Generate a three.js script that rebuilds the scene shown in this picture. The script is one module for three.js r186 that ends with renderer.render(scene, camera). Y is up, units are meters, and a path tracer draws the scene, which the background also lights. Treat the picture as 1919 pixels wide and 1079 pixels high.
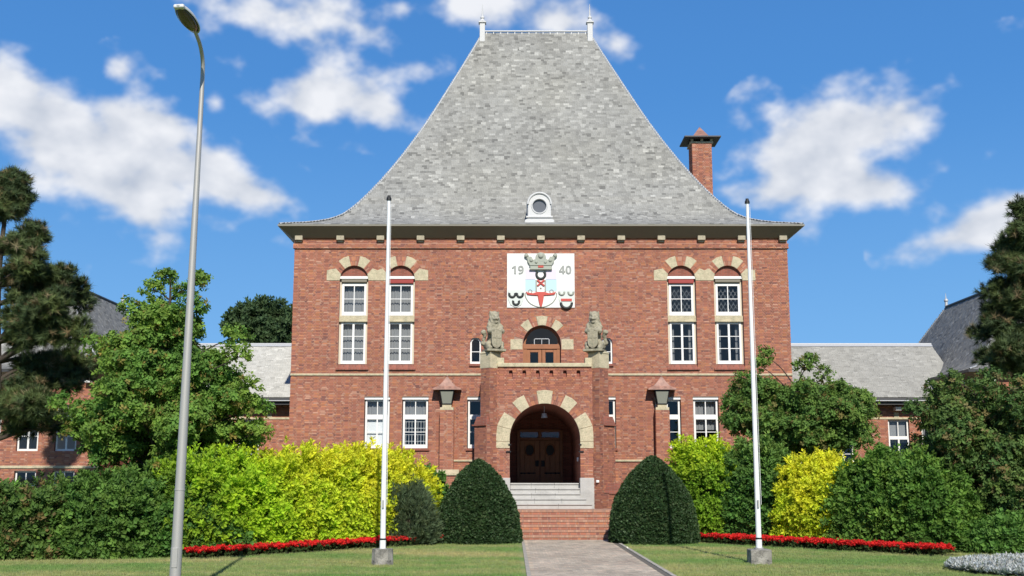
import * as THREE from 'three';
import { mergeGeometries } from 'three/addons/utils/BufferGeometryUtils.js';
import { RoundedBoxGeometry } from 'three/addons/geometries/RoundedBoxGeometry.js';
import { TextGeometry } from 'three/addons/geometries/TextGeometry.js';
import { FontLoader } from 'three/addons/loaders/FontLoader.js';
import { MarchingCubes } from 'three/addons/objects/MarchingCubes.js';
import { ImprovedNoise } from 'three/addons/math/ImprovedNoise.js';

// ---------------------------------------------------------------- camera, sky, sun, exposure
const scene = new THREE.Scene();
const camera = new THREE.PerspectiveCamera(28.12, 1024 / 576, 0.1, 2000);
camera.position.set(0, 2.16, 0);
camera.rotation.x = THREE.MathUtils.degToRad(9.41);
const renderer = new THREE.WebGLRenderer({ antialias: true });
renderer.toneMapping = THREE.LinearToneMapping;
renderer.toneMappingExposure = 1.14;
renderer.shadowMap.enabled = true;

const SUN_AZ = THREE.MathUtils.degToRad(7.6), SUN_EL = THREE.MathUtils.degToRad(38);
const toSun = new THREE.Vector3(Math.sin(SUN_AZ) * Math.cos(SUN_EL), Math.sin(SUN_EL), Math.cos(SUN_AZ) * Math.cos(SUN_EL));
const sun = new THREE.DirectionalLight(new THREE.Color().setRGB(1, 0.95, 0.86), 4.7);
sun.position.copy(toSun).multiplyScalar(120).add(new THREE.Vector3(0, 0, -40));
sun.target.position.set(0, 0, -40);
sun.castShadow = true;
sun.shadow.mapSize.set(4096, 4096);
Object.assign(sun.shadow.camera, { left: -50, right: 50, top: 50, bottom: -50, near: 1, far: 300 });
sun.shadow.radius = 1;
scene.add(sun, sun.target);

const noise = new ImprovedNoise();
function rng(seed) {
  let a = seed >>> 0;
  return () => { a = (a + 0x6d2b79f5) | 0; let t = Math.imul(a ^ (a >>> 15), 1 | a); t = (t + Math.imul(t ^ (t >>> 7), 61 | t)) ^ t; return ((t ^ (t >>> 14)) >>> 0) / 4294967296; };
}
const { clamp, lerp, smoothstep, degToRad } = THREE.MathUtils;
function fbm(x, y, z, oct) {
  let s = 0, a = 0.5;
  for (let i = 0; i < oct; i++) { s += a * noise.noise(x, y, z); x = x * 2.03 + 7.1; y = y * 2.03 + 3.7; z = z * 2.03 + 1.9; a *= 0.5; }
  return s;
}

// the fair-weather sky: deep blue with cumulus clouds, each [azimuth, elevation, half-width, half-height, tilt, weight] in degrees
const CLOUDS = [[-24.20,17.09,2.26,1.86,-20,1.10],[-22.21,15.50,2.93,1.73,-25,1.20],[-19.61,16.50,2.53,1.33,-15,1.00],[-17.62,16.56,1.46,1.46,0,1.00],[-18.74,14.20,3.99,1.86,-15,1.15],[-15.24,14.59,3.46,1.46,-18,1.10],[-13.15,13.95,2.26,0.85,-15,0.90],[-17.67,12.52,2.39,1.33,-20,0.65],[-20.40,13.32,2.93,1.33,-20,0.70],[-13.23,22.42,3.46,1.46,0,0.72],[-10.77,21.36,2.39,1.20,-20,0.68],[-8.90,22.85,3.46,1.20,5,0.70],[-7.50,21.79,1.33,0.80,0,0.50],[-19.64,19.09,0.93,0.80,-45,0.45],[-11.47,18.28,2.53,1.20,5,0.80],[-8.80,19.19,2.26,1.33,-10,0.85],[-6.88,18.37,2.39,1.33,-15,0.85],[-8.77,17.91,3.19,0.93,-5,0.70],[-4.71,20.11,1.06,0.66,-10,0.40],[-2.23,22.83,1.86,1.33,-20,0.80],[0.01,23.10,2.66,1.20,0,0.95],[2.54,22.45,1.60,0.93,0,0.85],[5.31,21.24,1.06,1.20,20,0.65],[-15.14,18.02,0.53,0.66,0,0.30],[14.59,16.80,2.26,1.60,-10,1.00],[17.17,16.97,2.66,1.46,10,1.15],[19.67,16.99,1.99,1.33,15,0.95],[15.54,14.95,2.93,1.60,-10,1.15],[17.51,13.80,2.13,1.20,0,0.95],[11.87,13.75,2.13,0.74,0,0.85],[13.97,14.29,1.86,1.06,0,0.80],[20.82,15.76,1.06,0.80,0,0.50],[22.90,14.81,1.06,0.59,0,0.30],[20.77,10.92,1.86,0.74,8,1.00],[22.92,11.50,2.53,1.12,18,1.15],[24.78,11.94,1.86,1.33,10,1.10],[14.13,11.83,1.06,0.48,0,0.40],[13.93,6.93,0.66,0.48,0,0.35],[-7.20,8.00,0.66,0.80,0,0.30],[-21.65,10.23,0.80,1.20,0,0.35],[-18.62,7.40,1.33,0.66,0,0.40],[24.43,19.92,1.33,0.59,0,0.25]];
{
  const r = rng(11);   // the same kind of clouds go on round the rest of the sky
  for (let k = 0; k < 44; k++) {
    const az = 32 + r() * 296, el = 6 + 60 * r() * r(), w = 2 + r() * 4, tilt = (r() - 0.5) * 30;
    for (let j = 0; j < 4; j++) CLOUDS.push([az + (r() - 0.5) * w * 2.4 - (az > 180 ? 360 : 0), el + (r() - 0.5) * w * 0.8, w * (0.5 + r() * 0.5), w * (0.3 + r() * 0.3), tilt, 0.7 + r() * 0.5]);
  }
  const W = 4096, H = 2048, data = new Float32Array(W * H * 4);
  const cs = CLOUDS.map(([a, e, ra, re, t, s]) => [a, e, ra * 0.98, re * 0.98, Math.cos(degToRad(t)), Math.sin(degToRad(t)), s, Math.max(ra, re) * 2.6]);
  const zen = [0.030, 0.115, 0.37], mid = [0.078, 0.262, 0.625], low = [0.215, 0.475, 0.815];
  // far from the view the clouds are worked out on a coarser grid
  for (let j = 0; j < H; j++) {
    const el = ((j + 0.5) / H - 0.5) * 180, coarseRow = el > 36;
    if (coarseRow && j % 4) { data.copyWithin(j * W * 4, (j - 1) * W * 4, j * W * 4); continue; }
    const near = el > -1 ? cs.filter((c) => Math.abs(c[1] - el) < c[7]) : [];
    const t1 = smoothstep(el, -2, 20), t2 = smoothstep(el, 12, 45);
    const base = [0, 1, 2].map((c) => lerp(lerp(low[c], mid[c], t1), zen[c], t2));
    for (let i = 0; i < W; i++) {
      const o = (j * W + i) * 4, phi = ((i + 0.5) / W - 0.5) * 360;   // atan2(z, x)
      let az = phi + 90; if (az > 180) az -= 360;                         // 0 straight ahead (-z), + to the right
      if ((coarseRow || Math.abs(az) > 34) && i % 4) { for (let k = 0; k < 4; k++) data[o + k] = data[o - 4 + k]; continue; }
      let c0 = base[0], c1 = base[1], c2 = base[2];
      if (el < -1) { c0 = 0.16; c1 = 0.17; c2 = 0.13; }
      else {
        let d = 0;
        for (let n = 0; n < near.length; n++) {
          const q = near[n]; let da = az - q[0]; if (da > 180) da -= 360; else if (da < -180) da += 360;
          if (da > q[7] || da < -q[7]) continue;
          const de = el - q[1], u = (da * q[4] + de * q[5]) / q[2], v = (-da * q[5] + de * q[4]) / q[3];
          d += q[6] * Math.exp(-(u * u + v * v) * 1.1) * (1 - d * 0.45);
        }
        if (d > 0.02) {
          const n = fbm(az * 0.42, el * 0.62, 3.3, 7), n2 = fbm(az * 0.42 + 0.35, el * 0.62 - 0.4, 3.3, 4);
          const den = smoothstep(d + n * 1.35, 0.22, 1.18), body = smoothstep(d + n * 0.5, 0.5, 1.3);
          const lit = clamp(0.72 + (n - n2) * 0.8 + (el - 15) * 0.012 - body * 0.1, 0, 1), al = den * 0.95;
          c0 = lerp(c0, lerp(0.42, 0.80, lit), al); c1 = lerp(c1, lerp(0.47, 0.81, lit), al); c2 = lerp(c2, lerp(0.56, 0.84, lit), al);
        }
      }
      data[o] = c0; data[o + 1] = c1; data[o + 2] = c2; data[o + 3] = 1;
    }
  }
  const t = new THREE.DataTexture(data, W, H, THREE.RGBAFormat, THREE.FloatType);
  t.mapping = THREE.EquirectangularReflectionMapping;
  t.magFilter = t.minFilter = THREE.LinearFilter; t.needsUpdate = true;
  scene.background = t; scene.environment = t;
}

// ---------------------------------------------------------------- helpers
const used = new Map();
function numbered(name) { const n = used.get(name) ?? 0; used.set(name, n + 1); return n ? name + '_' + String(n).padStart(3, '0') : name; }
function tag(o, label, category, group, kind) {
  if (label) o.userData.label = label;
  if (category) o.userData.category = category;
  if (group) o.userData.group = group;
  if (kind) o.userData.kind = kind;
  return o;
}
function thing(name, label, category, [x, y, z] = [0, 0, 0], turn = 0, group) {
  const o = new THREE.Group(); o.name = numbered(name); o.position.set(x, y, z); o.rotation.y = turn;
  scene.add(o); return tag(o, label, category, group);
}
function part(name, geo, mat, parent, label) {
  const g = Array.isArray(geo) ? (geo.length > 1 ? mergeGeometries(geo.map(plain)) : geo[0]) : geo;
  const m = new THREE.Mesh(g, mat); m.name = name; m.castShadow = m.receiveShadow = true; parent.add(m);
  if (label) m.userData.label = label;
  return m;
}
function plain(g) {
  g = g.index ? g.toNonIndexed() : g;
  for (const k of Object.keys(g.attributes)) if (!['position', 'normal', 'uv'].includes(k)) g.deleteAttribute(k);
  if (!g.attributes.uv) g.setAttribute('uv', new THREE.BufferAttribute(new Float32Array(g.attributes.position.count * 2), 2));
  g.clearGroups(); return g;
}
// uv in metres, from the axis that a face points along
function muv(g) {
  g = plain(g); const p = g.attributes.position, n = g.attributes.normal, uv = g.attributes.uv;
  for (let i = 0; i < p.count; i += 3) {
    const a = [0, 1, 2].map((c) => Math.abs(n.getComponent(i, c) + n.getComponent(i + 1, c) + n.getComponent(i + 2, c)));
    const k = a[0] > a[1] && a[0] > a[2] ? 0 : a[1] > a[2] ? 1 : 2;
    for (let j = i; j < i + 3; j++) uv.setXY(j, k === 0 ? p.getZ(j) : p.getX(j), k === 1 ? p.getZ(j) : p.getY(j));
  }
  return g;
}
const box = (x0, x1, y0, y1, z0, z1) => muv(new THREE.BoxGeometry(Math.abs(x1 - x0), Math.abs(y1 - y0), Math.abs(z1 - z0)).translate((x0 + x1) / 2, (y0 + y1) / 2, (z0 + z1) / 2));
const rbox = (x0, x1, y0, y1, z0, z1, r = 0.012) => muv(new RoundedBoxGeometry(Math.abs(x1 - x0), Math.abs(y1 - y0), Math.abs(z1 - z0), 1, r).translate((x0 + x1) / 2, (y0 + y1) / 2, (z0 + z1) / 2));
function extr(pts, z0, z1, bevel = 0, holes = []) {
  const s = pts instanceof THREE.Shape ? pts : new THREE.Shape(pts.map((p) => new THREE.Vector2(p[0], p[1])));
  s.holes.push(...holes);
  const g = new THREE.ExtrudeGeometry(s, { depth: z1 - z0 - 2 * bevel, bevelEnabled: bevel > 0, bevelSize: bevel, bevelThickness: bevel, bevelSegments: 1, bevelOffset: -bevel, curveSegments: 20 });
  return g.translate(0, 0, z0 + bevel);
}
const cyl = (r0, r1, y0, y1, x = 0, z = 0, seg = 16) => new THREE.CylinderGeometry(r1, r0, y1 - y0, seg).translate(x, (y0 + y1) / 2, z);
const tube = (pts, r, seg = 8, n = 24) => new THREE.TubeGeometry(new THREE.CatmullRomCurve3(pts.map((p) => new THREE.Vector3(...p))), n, r, seg);
// a tube that tapers along its length
function taper(pts, r0, r1, seg = 6, n = 10, pw = 1) {
  const g = tube(pts, 1, seg, n), p = g.attributes.position, c = new THREE.CatmullRomCurve3(pts.map((q) => new THREE.Vector3(...q)));
  for (let i = 0; i <= n; i++) {
    const m = c.getPointAt(i / n), r = lerp(r0, r1, Math.pow(i / n, pw));
    for (let j = 0; j <= seg; j++) { const k = i * (seg + 1) + j; p.setXYZ(k, m.x + (p.getX(k) - m.x) * r, m.y + (p.getY(k) - m.y) * r, m.z + (p.getZ(k) - m.z) * r); }
  }
  return g;
}
const flat = (g) => { g = g.toNonIndexed(); g.computeVertexNormals(); return muv(g); };
const rgb = (r, g, b) => new THREE.Color().setRGB(r, g, b);

// ---------------------------------------------------------------- textures (colour and grain only)
function makeTex(w, h, f, srgb = true) {
  const d = new Uint8Array(w * h * 4);
  for (let j = 0; j < h; j++) for (let i = 0; i < w; i++) {
    const c = f(i / w, j / h, i, j), o = (j * w + i) * 4;
    for (let k = 0; k < 3; k++) { const v = clamp(c[k], 0, 1); d[o + k] = 255 * (srgb ? (v <= 0.0031308 ? 12.92 * v : 1.055 * Math.pow(v, 1 / 2.4) - 0.055) : v); }
    d[o + 3] = 255;
  }
  const t = new THREE.DataTexture(d, w, h, THREE.RGBAFormat);
  t.wrapS = t.wrapT = THREE.RepeatWrapping; t.magFilter = THREE.LinearFilter; t.minFilter = THREE.LinearMipmapLinearFilter;
  if (srgb) t.colorSpace = THREE.SRGBColorSpace; t.needsUpdate = true; return t;
}
// noise that tiles over the unit square
function tiled(u, v, f, z, oct) {
  let s = 0, a = 0.5;
  for (let k = 0; k < oct; k++) {
    const x = u * f, y = v * f, n = (p, q) => noise.noise(p, q, z + k * 5.3);
    const wx = u, wy = v;
    s += a * lerp(lerp(n(x, y), n(x - f, y), wx), lerp(n(x, y - f), n(x - f, y - f), wx), wy) * 1.3;
    f *= 2; a *= 0.55;
  }
  return s;
}
const rep = (t, s) => { t.repeat.set(1 / s, 1 / s); return t; };   // one tile covers s metres
const tStone = rep(makeTex(256, 256, (u, v) => { const n = tiled(u, v, 6, 1, 5), m = tiled(u, v, 40, 7, 2); const k = 1 + n * 0.5 + m * 0.45, l = clamp(tiled(u, v, 9, 20, 4) * 2.2, 0, 1); return [k * lerp(0.50, 0.33, l), k * lerp(0.435, 0.32, l), k * lerp(0.295, 0.21, l)]; }), 1.6);
const tGrain = rep(makeTex(256, 256, (u, v) => { const n = 0.5 + tiled(u, v, 14, 3, 4) * 0.9; return [n, n, n]; }, false), 0.7);
const tConcrete = rep(makeTex(256, 256, (u, v) => { const k = 1 + tiled(u, v, 5, 2, 5) * 0.9 + tiled(u, v, 60, 9, 2) * 0.5, l = clamp(tiled(u, v, 7, 31, 4) * 2.5 - 0.1, 0, 1); return [k * lerp(0.25, 0.12, l), k * lerp(0.235, 0.115, l), k * lerp(0.205, 0.10, l)]; }), 1.1);
const tBrick = rep(makeTex(512, 512, (u, v) => {    // brickwork of reveals and vaults: 8 x 2 bricks per tile
  const R = 8, row = Math.floor(v * R), fy = v * R - row, ux = u * 2 + (row % 2) * 0.5, col = Math.floor(ux), fx = ux - col;
  const r = rng(row * 31 + (col % 2) * 7 + 3)(), joint = fy < 0.13 || fx < 0.045, k = 0.75 + r * 0.5 + tiled(u, v, 30, 4, 3) * 0.5;
  return joint ? [0.2, 0.14, 0.11] : [0.27 * k, 0.085 * k, 0.055 * k];
}), 0.52);
const tSlate = rep(makeTex(256, 256, (u, v) => { const k = 1 + tiled(u, v, 6, 14, 4) * 0.7 + tiled(u, v, 40, 15, 2) * 0.4; return [k * 0.88, k * 0.87, k * 0.84]; }), 1.3);
const tWood = rep(makeTex(256, 256, (u, v) => { const k = 1 + tiled(u * 1, v, 3, 5, 3) * 0.3 + noise.noise(u * 90, v * 5, 2) * 0.16; return [0.30 * k, 0.115 * k, 0.045 * k]; }), 1);
const tMarble = rep(makeTex(256, 256, (u, v) => { const k = 1 + tiled(u, v, 4, 5, 4) * 0.32 + tiled(u, v, 40, 8, 2) * 0.14; return [0.43 * k, 0.42 * k, 0.395 * k]; }), 1.7);

const std = (o) => new THREE.MeshStandardMaterial({ roughness: 0.85, ...o });
const M = {
  brickInst: std({ color: 0xffffff, roughness: 0.93, bumpMap: tGrain, bumpScale: 0.003 }),
  mortar: std({ color: rgb(0.34, 0.22, 0.17), roughness: 1 }),
  reveal: std({ color: 0xffffff, map: tBrick, roughness: 0.95 }),
  stone: std({ map: tStone, roughness: 0.95, bumpMap: tGrain, bumpScale: 0.006 }),
  greyStone: std({ map: tStone, color: rgb(0.66, 0.68, 0.72), roughness: 0.95, bumpMap: tGrain, bumpScale: 0.012 }),
  step: std({ map: tMarble, roughness: 0.8, bumpMap: tGrain, bumpScale: 0.004 }),
  paint: std({ color: rgb(0.78, 0.77, 0.74), roughness: 0.45 }),
  weathered: std({ color: rgb(0.56, 0.56, 0.55), roughness: 0.6, bumpMap: tGrain, bumpScale: 0.006 }),
  cream: std({ color: rgb(0.60, 0.53, 0.41), roughness: 0.6 }),
  redPaint: std({ color: rgb(0.30, 0.03, 0.022), roughness: 0.5 }),
  dark: std({ color: rgb(0.018, 0.016, 0.015), roughness: 0.6 }),
  room: std({ color: rgb(0.48, 0.46, 0.42), roughness: 0.95 }),
  glass: new THREE.MeshPhysicalMaterial({ color: rgb(0.9, 0.93, 0.95), roughness: 0.02, transmission: 1, thickness: 0, ior: 1.5 }),
  curtain: new THREE.MeshPhysicalMaterial({ color: rgb(0.36, 0.355, 0.35), roughness: 1, transmission: 0.3, thickness: 0, side: THREE.DoubleSide }),
  blind: std({ color: rgb(0.74, 0.74, 0.72), roughness: 0.8, side: THREE.DoubleSide }),
  slateInst: std({ color: 0xffffff, map: tSlate, roughness: 0.78, bumpMap: tGrain, bumpScale: 0.004 }),
  slateBack: std({ color: rgb(0.07, 0.07, 0.07), roughness: 0.9 }),
  lead: std({ color: rgb(0.46, 0.47, 0.48), roughness: 0.5, metalness: 0.15 }),
  soffit: std({ color: rgb(0.21, 0.185, 0.14), roughness: 0.7 }),
  fascia: std({ color: rgb(0.26, 0.245, 0.20), roughness: 0.6 }),
  corbel: std({ map: tStone, color: rgb(0.8, 0.8, 0.85), roughness: 0.8 }),
  gutter: std({ color: rgb(0.05, 0.05, 0.052), roughness: 0.5 }),
  wood: std({ map: tWood, roughness: 0.55 }),
  oak: std({ map: tWood, color: rgb(1.2, 1.4, 1.6), roughness: 0.6 }),
  iron: std({ color: rgb(0.02, 0.02, 0.022), roughness: 0.55, metalness: 0.5 }),
  copper: std({ map: tConcrete, color: rgb(1.25, 0.72, 0.62), roughness: 0.6 }),
  milk: new THREE.MeshPhysicalMaterial({ color: rgb(0.30, 0.31, 0.26), roughness: 0.25, transmission: 0.25, thickness: 0 }),
  galv: std({ color: rgb(0.40, 0.385, 0.36), roughness: 0.5, metalness: 0.3, bumpMap: tGrain, bumpScale: 0.001 }),
  white: std({ color: rgb(0.76, 0.76, 0.75), roughness: 0.35 }),
  concrete: std({ map: tConcrete, roughness: 0.95, bumpMap: tGrain, bumpScale: 0.015 }),
  edging: std({ map: tConcrete, color: rgb(1.7, 1.65, 1.55), roughness: 0.95 }),
  twig: std({ color: rgb(0.07, 0.055, 0.036), roughness: 1 }),
  bark: std({ color: rgb(0.065, 0.05, 0.037), roughness: 1, bumpMap: tGrain, bumpScale: 0.02 }),
  soil: std({ color: rgb(0.05, 0.036, 0.025), roughness: 1 }),
};

// ---------------------------------------------------------------- brickwork: real bricks laid in courses, cut at every opening
const unitBrick = muv(new THREE.BoxGeometry(1, 1, 1));
function brickColor(r, x, y, tone = 1) {
  const q = r(), n = 0.5 + fbm(x * 0.35, y * 0.35, 5, 3) * 0.9, k = 0.95 * tone * (0.84 + r() * 0.32) * (0.87 + n * 0.26);
  let c = [0.395, 0.157, 0.100];
  if (q < 0.17) c = [0.32, 0.128, 0.09]; else if (q < 0.34) c = [0.455, 0.188, 0.100]; else if (q < 0.45) c = [0.46, 0.24, 0.165]; else if (q < 0.48) c = [0.24, 0.105, 0.085];
  return [c[0] * k, c[1] * k, c[2] * k];
}
function subtract(spans, cuts) {
  for (const [a, b] of cuts) {
    const out = [];
    for (const [s, e] of spans) { if (b <= s || a >= e) { out.push([s, e]); continue; } if (a - s > 0.02) out.push([s, a]); if (e - b > 0.02) out.push([b, e]); }
    spans = out;
  }
  return spans;
}
// list entries [x, y, z, w, h, d, rotZ, rotY, toneX, toneY]; spans(y) gives the stretches of wall at a height
function courses(list, y0, y1, spans, z, seed, place = (x, y, zz) => [x, y, zz], rotY = 0, ch = 0.0685) {
  const r = rng(seed), n = Math.max(1, Math.round((y1 - y0) / ch)), h = (y1 - y0) / n;
  for (let i = 0; i < n; i++) {
    const y = y0 + (i + 0.5) * h, ph = (i % 2) * 0.165 + r() * 0.02;
    for (const [a, b] of spans(y)) {
      let x = a - ((a * 0 + ph) % 0.22), k = i;
      while (x < b - 0.01) {
        const len = (k++ % 2 === 1) ? 0.105 : 0.215, s = Math.max(x, a), e = Math.min(x + len, b);
        if (e - s > 0.025) list.push([...place((s + e) / 2, y, z + (r() - 0.5) * 0.004), e - s - (s === a ? 0 : 0.005) - 0.005, h - 0.011, 0.03, 0, rotY, (s + e) / 2, y]);
        x += len + 0.01;
      }
    }
  }
}
function archBricks(list, cx, cy, R, depth, a0, a1, z, skip = []) {       // a ring of bricks on edge
  const n = Math.round(((a1 - a0) * (R + depth * 0.4)) / 0.072);
  for (let i = 0; i < n; i++) {
    const a = a0 + ((a1 - a0) * (i + 0.5)) / n;                            // from the vertical, clockwise
    if (skip.some(([p, q]) => a > p && a < q)) continue;
    for (let j = 0; j < Math.max(1, Math.round(depth / 0.22)); j++) {
      const L = depth / Math.max(1, Math.round(depth / 0.22)), m = R + L * (j + 0.5);
      list.push([cx + Math.sin(a) * m, cy + Math.cos(a) * m, z, ((a1 - a0) / n) * m - 0.011, L - 0.01, 0.03, -a, 0, cx, cy + i]);
    }
  }
}
function brickwork(list, parent, seed, tone = 1) {
  const im = new THREE.InstancedMesh(unitBrick, M.brickInst, list.length), r = rng(seed), d = new THREE.Object3D();
  list.forEach(([x, y, z, w, h, dd, rz, ry, tx, ty, pale], i) => {
    d.position.set(x, y, z); d.rotation.set(0, ry, rz, 'YXZ'); d.scale.set(w, h, dd); d.updateMatrix(); im.setMatrixAt(i, d.matrix);
    const c = brickColor(r, tx, ty, tone); im.setColorAt(i, pale ? rgb(c[0] * 0.75 + 0.16, c[1] * 0.75 + 0.135, c[2] * 0.75 + 0.10) : rgb(...c));
  });
  im.name = 'brickwork'; im.castShadow = im.receiveShadow = true; im.userData.kind = 'stuff'; parent.add(im); return im;
}
// x-stretches cut out by an opening at height y
const rectCut = (x0, x1, y0, y1) => (y) => (y > y0 && y < y1 ? [[x0, x1]] : []);
const archCut = (cx, w, y0, sp, ring = 0) => (y) => {
  if (y <= y0) return [];
  if (y <= sp) return [[cx - w / 2, cx + w / 2]];
  const R = w / 2 + ring, d = R * R - (y - sp) ** 2; return d > 0 ? [[cx - Math.sqrt(d), cx + Math.sqrt(d)]] : [];
};
function archPath(cx, w, y0, sp, path = new THREE.Path()) {
  path.moveTo(cx - w / 2, y0); path.lineTo(cx + w / 2, y0); path.lineTo(cx + w / 2, sp); path.absarc(cx, sp, w / 2, 0, Math.PI, false); path.lineTo(cx - w / 2, y0); return path;
}
const rectPath = (x0, x1, y0, y1) => new THREE.Path([[x0, y0], [x1, y0], [x1, y1], [x0, y1]].map((p) => new THREE.Vector2(...p)));
// a voussoir: ring sector from angle a0 to a1 (radians from the vertical) between two radii
function sector(cx, cy, r0, r1, a0, a1, z0, z1) {
  const p = [];
  for (let i = 0; i <= 6; i++) { const a = lerp(a0, a1, i / 6); p.push([cx + Math.sin(a) * r0, cy + Math.cos(a) * r0]); }
  p.push([cx + Math.sin(a1) * r1, cy + Math.cos(a1) * r1], [cx + Math.sin((a0 + a1) / 2) * r1 * 1.01, cy + Math.cos((a0 + a1) / 2) * r1 * 1.01], [cx + Math.sin(a0) * r1, cy + Math.cos(a0) * r1]);
  return muv(extr(p, z0, z1, 0.008));
}

// ---------------------------------------------------------------- slates: every slate a thin plate on the roof, overlapping the row below
const slateGeo = muv(new THREE.BoxGeometry(1, 1, 1));
function slateColor(r, x, y) {
  const q = r(), n = fbm(x * 0.3, y * 0.3, 9, 3); let v = 0.285 + n * 0.07 + (r() - 0.5) * 0.10, w = 0;
  if (q < 0.06) v *= 0.62; else if (q < 0.12) v *= 1.38; else if (q < 0.24) v *= 1.15; else if (q < 0.34) v *= 0.84;
  w = clamp(fbm(x * 0.22 + 9, y * 0.22, 2, 3) + 0.12, 0, 0.35);
  return [v * (1 + w * 0.02), v * (1 - w * 0.01), v * (0.95 - w * 0.10)];
}
// rows: [{y, z, ty, tz, x0, x1}] of a slope that rises towards -z; turned and moved by `m`
function slates(rows, parent, seed, opt = {}) {
  const r = rng(seed), d = new THREE.Object3D(), mats = [], cols = [], e = opt.exposure ?? 0.13, single = [];
  rows.forEach((row, i) => {
    const up = new THREE.Vector3(0, row.ty, -row.tz), nrm = new THREE.Vector3(0, row.tz, row.ty).normalize();
    let x = row.x0 - (i % 2) * 0.15 - r() * 0.1;
    while (x < row.x1) {
      const w = (opt.width ?? 0.15) + r() * 0.15, s = Math.max(x, row.x0), en = Math.min(x + w, row.x1);
      if (en - s > 0.04) {
        const lift = 0.012 + r() * 0.012, L = e * 1.75;
        d.position.set((s + en) / 2, row.y, row.z).addScaledVector(up, L / 2).addScaledVector(nrm, lift);
        d.rotation.set(-Math.atan2(row.tz, row.ty) + 0.055 + (r() - 0.5) * 0.03, 0, (r() - 0.5) * 0.012); d.scale.set(en - s - 0.006, L, 0.014); d.updateMatrix();
        if (opt.from !== undefined && i >= opt.from && single.length < 300) single.push([opt.m ? d.position.clone().applyMatrix4(opt.m) : d.position.clone(), d.rotation.clone(), d.scale.clone(), slateColor(r, s, row.y)]);
        else { mats.push(d.matrix.clone()); const c = slateColor(r, s, row.y), u = opt.even ?? 0; cols.push(c.map((v, n) => (opt.tone ?? 1) * lerp(v, [0.29, 0.285, 0.26][n], u))); }
      }
      x += w;
    }
  });
  const im = new THREE.InstancedMesh(slateGeo, M.slateInst, mats.length);
  mats.forEach((m, i) => { if (opt.m) m.premultiply(opt.m); im.setMatrixAt(i, m); im.setColorAt(i, rgb(...cols[i])); });
  im.name = 'slating'; im.userData.kind = 'stuff'; im.castShadow = im.receiveShadow = true; parent.add(im);
  if (single.length) {
    const tones = [...Array(8)].map((_, k) => { const m = M.slateInst.clone(), v = 0.16 + k * 0.045; m.color.setRGB(v, v * 0.99, v * 0.92); return m; });
    for (const [p, ro, s, c] of single) { const m = part('slate', slateGeo, tones[clamp(Math.round((c[0] - 0.16) / 0.045), 0, 7)], parent); m.position.copy(p); m.rotation.copy(ro); m.scale.copy(s); }
  }
  return im;
}
// profile: [[run in from the eave, height], ...] -> f(t), and the rows of slates up to tMax
function profileFn(tab) {
  const n = tab.length, m = [];
  for (let i = 0; i < n; i++) { const s = (a, b) => (tab[b][1] - tab[a][1]) / (tab[b][0] - tab[a][0]); m.push(i === 0 ? s(0, 1) : i === n - 1 ? s(n - 2, n - 1) : (s(i - 1, i) + s(i, i + 1)) / 2); }
  return (t) => {
    let i = 0; while (i < n - 2 && t > tab[i + 1][0]) i++;
    const h = tab[i + 1][0] - tab[i][0], u = (t - tab[i][0]) / h, u2 = u * u, u3 = u2 * u;
    return (2 * u3 - 3 * u2 + 1) * tab[i][1] + (u3 - 2 * u2 + u) * h * m[i] + (-2 * u3 + 3 * u2) * tab[i + 1][1] + (u3 - u2) * h * m[i + 1];
  };
}
function slopeRows(f, tMax, e, half) {       // eave at z = 0, rising to -z
  const rows = []; let t = 0.02;
  while (t < tMax - 0.03) {
    const k = (f(t + 0.02) - f(t)) / 0.02, l = Math.hypot(1, k), w = half(t);
    rows.push({ y: f(t), z: -t, ty: k / l, tz: 1 / l, x0: -w, x1: w, t });
    t += e / l;
  }
  return rows;
}
// a hipped, bell-cast roof over a plan of half-sizes hx, hz (ridge along the longer one); children are slating, hip rolls and ridge
function hipRoof(root, f, hx, hz, seed, opt = {}) {
  const tm = Math.min(hx, hz), N = 26, pos = [], rolls = [];
  for (let s = 0; s < 4; s++) {
    const long = s % 2 === 0 ? hx : hz, out = s % 2 === 0 ? hz : hx, rot = new THREE.Matrix4().makeRotationY((s * Math.PI) / 2);
    for (let i = 0; i < N; i++) {
      const t0 = (tm * i) / N, t1 = (tm * (i + 1)) / N, v = (x, t) => new THREE.Vector3(x, f(t) - 0.02, out - t).applyMatrix4(rot);
      const a = v(-(long - t0), t0), b = v(long - t0, t0), c = v(long - t1, t1), d = v(-(long - t1), t1);
      for (const q of [a, b, c, a, c, d]) pos.push(q.x, q.y, q.z);
    }
    if (s === 2 && !opt.back) continue;
    slates(slopeRows(f, tm, opt.exposure ?? 0.13, (t) => long - t), root, seed + s, { m: new THREE.Matrix4().makeTranslation(0, 0, out).premultiply(rot), exposure: opt.exposure, tone: opt.tone, from: s === 0 && opt.singles ? opt.singles : undefined });
  }
  const g = new THREE.BufferGeometry(); g.setAttribute('position', new THREE.Float32BufferAttribute(pos, 3)); g.computeVertexNormals();
  root.geometry = plain(g);
  for (const sx of [-1, 1]) for (const sz of [-1, 1]) {
    const p = []; for (let i = 0; i <= 30; i++) { const t = (tm * i) / 30; p.push([sx * (hx - t), f(t) + 0.03, sz * (hz - t)]); }
    part('hip_roll', tube(p, opt.roll ?? 0.06, 6, 40), M.lead, root);
  }
}

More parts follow.
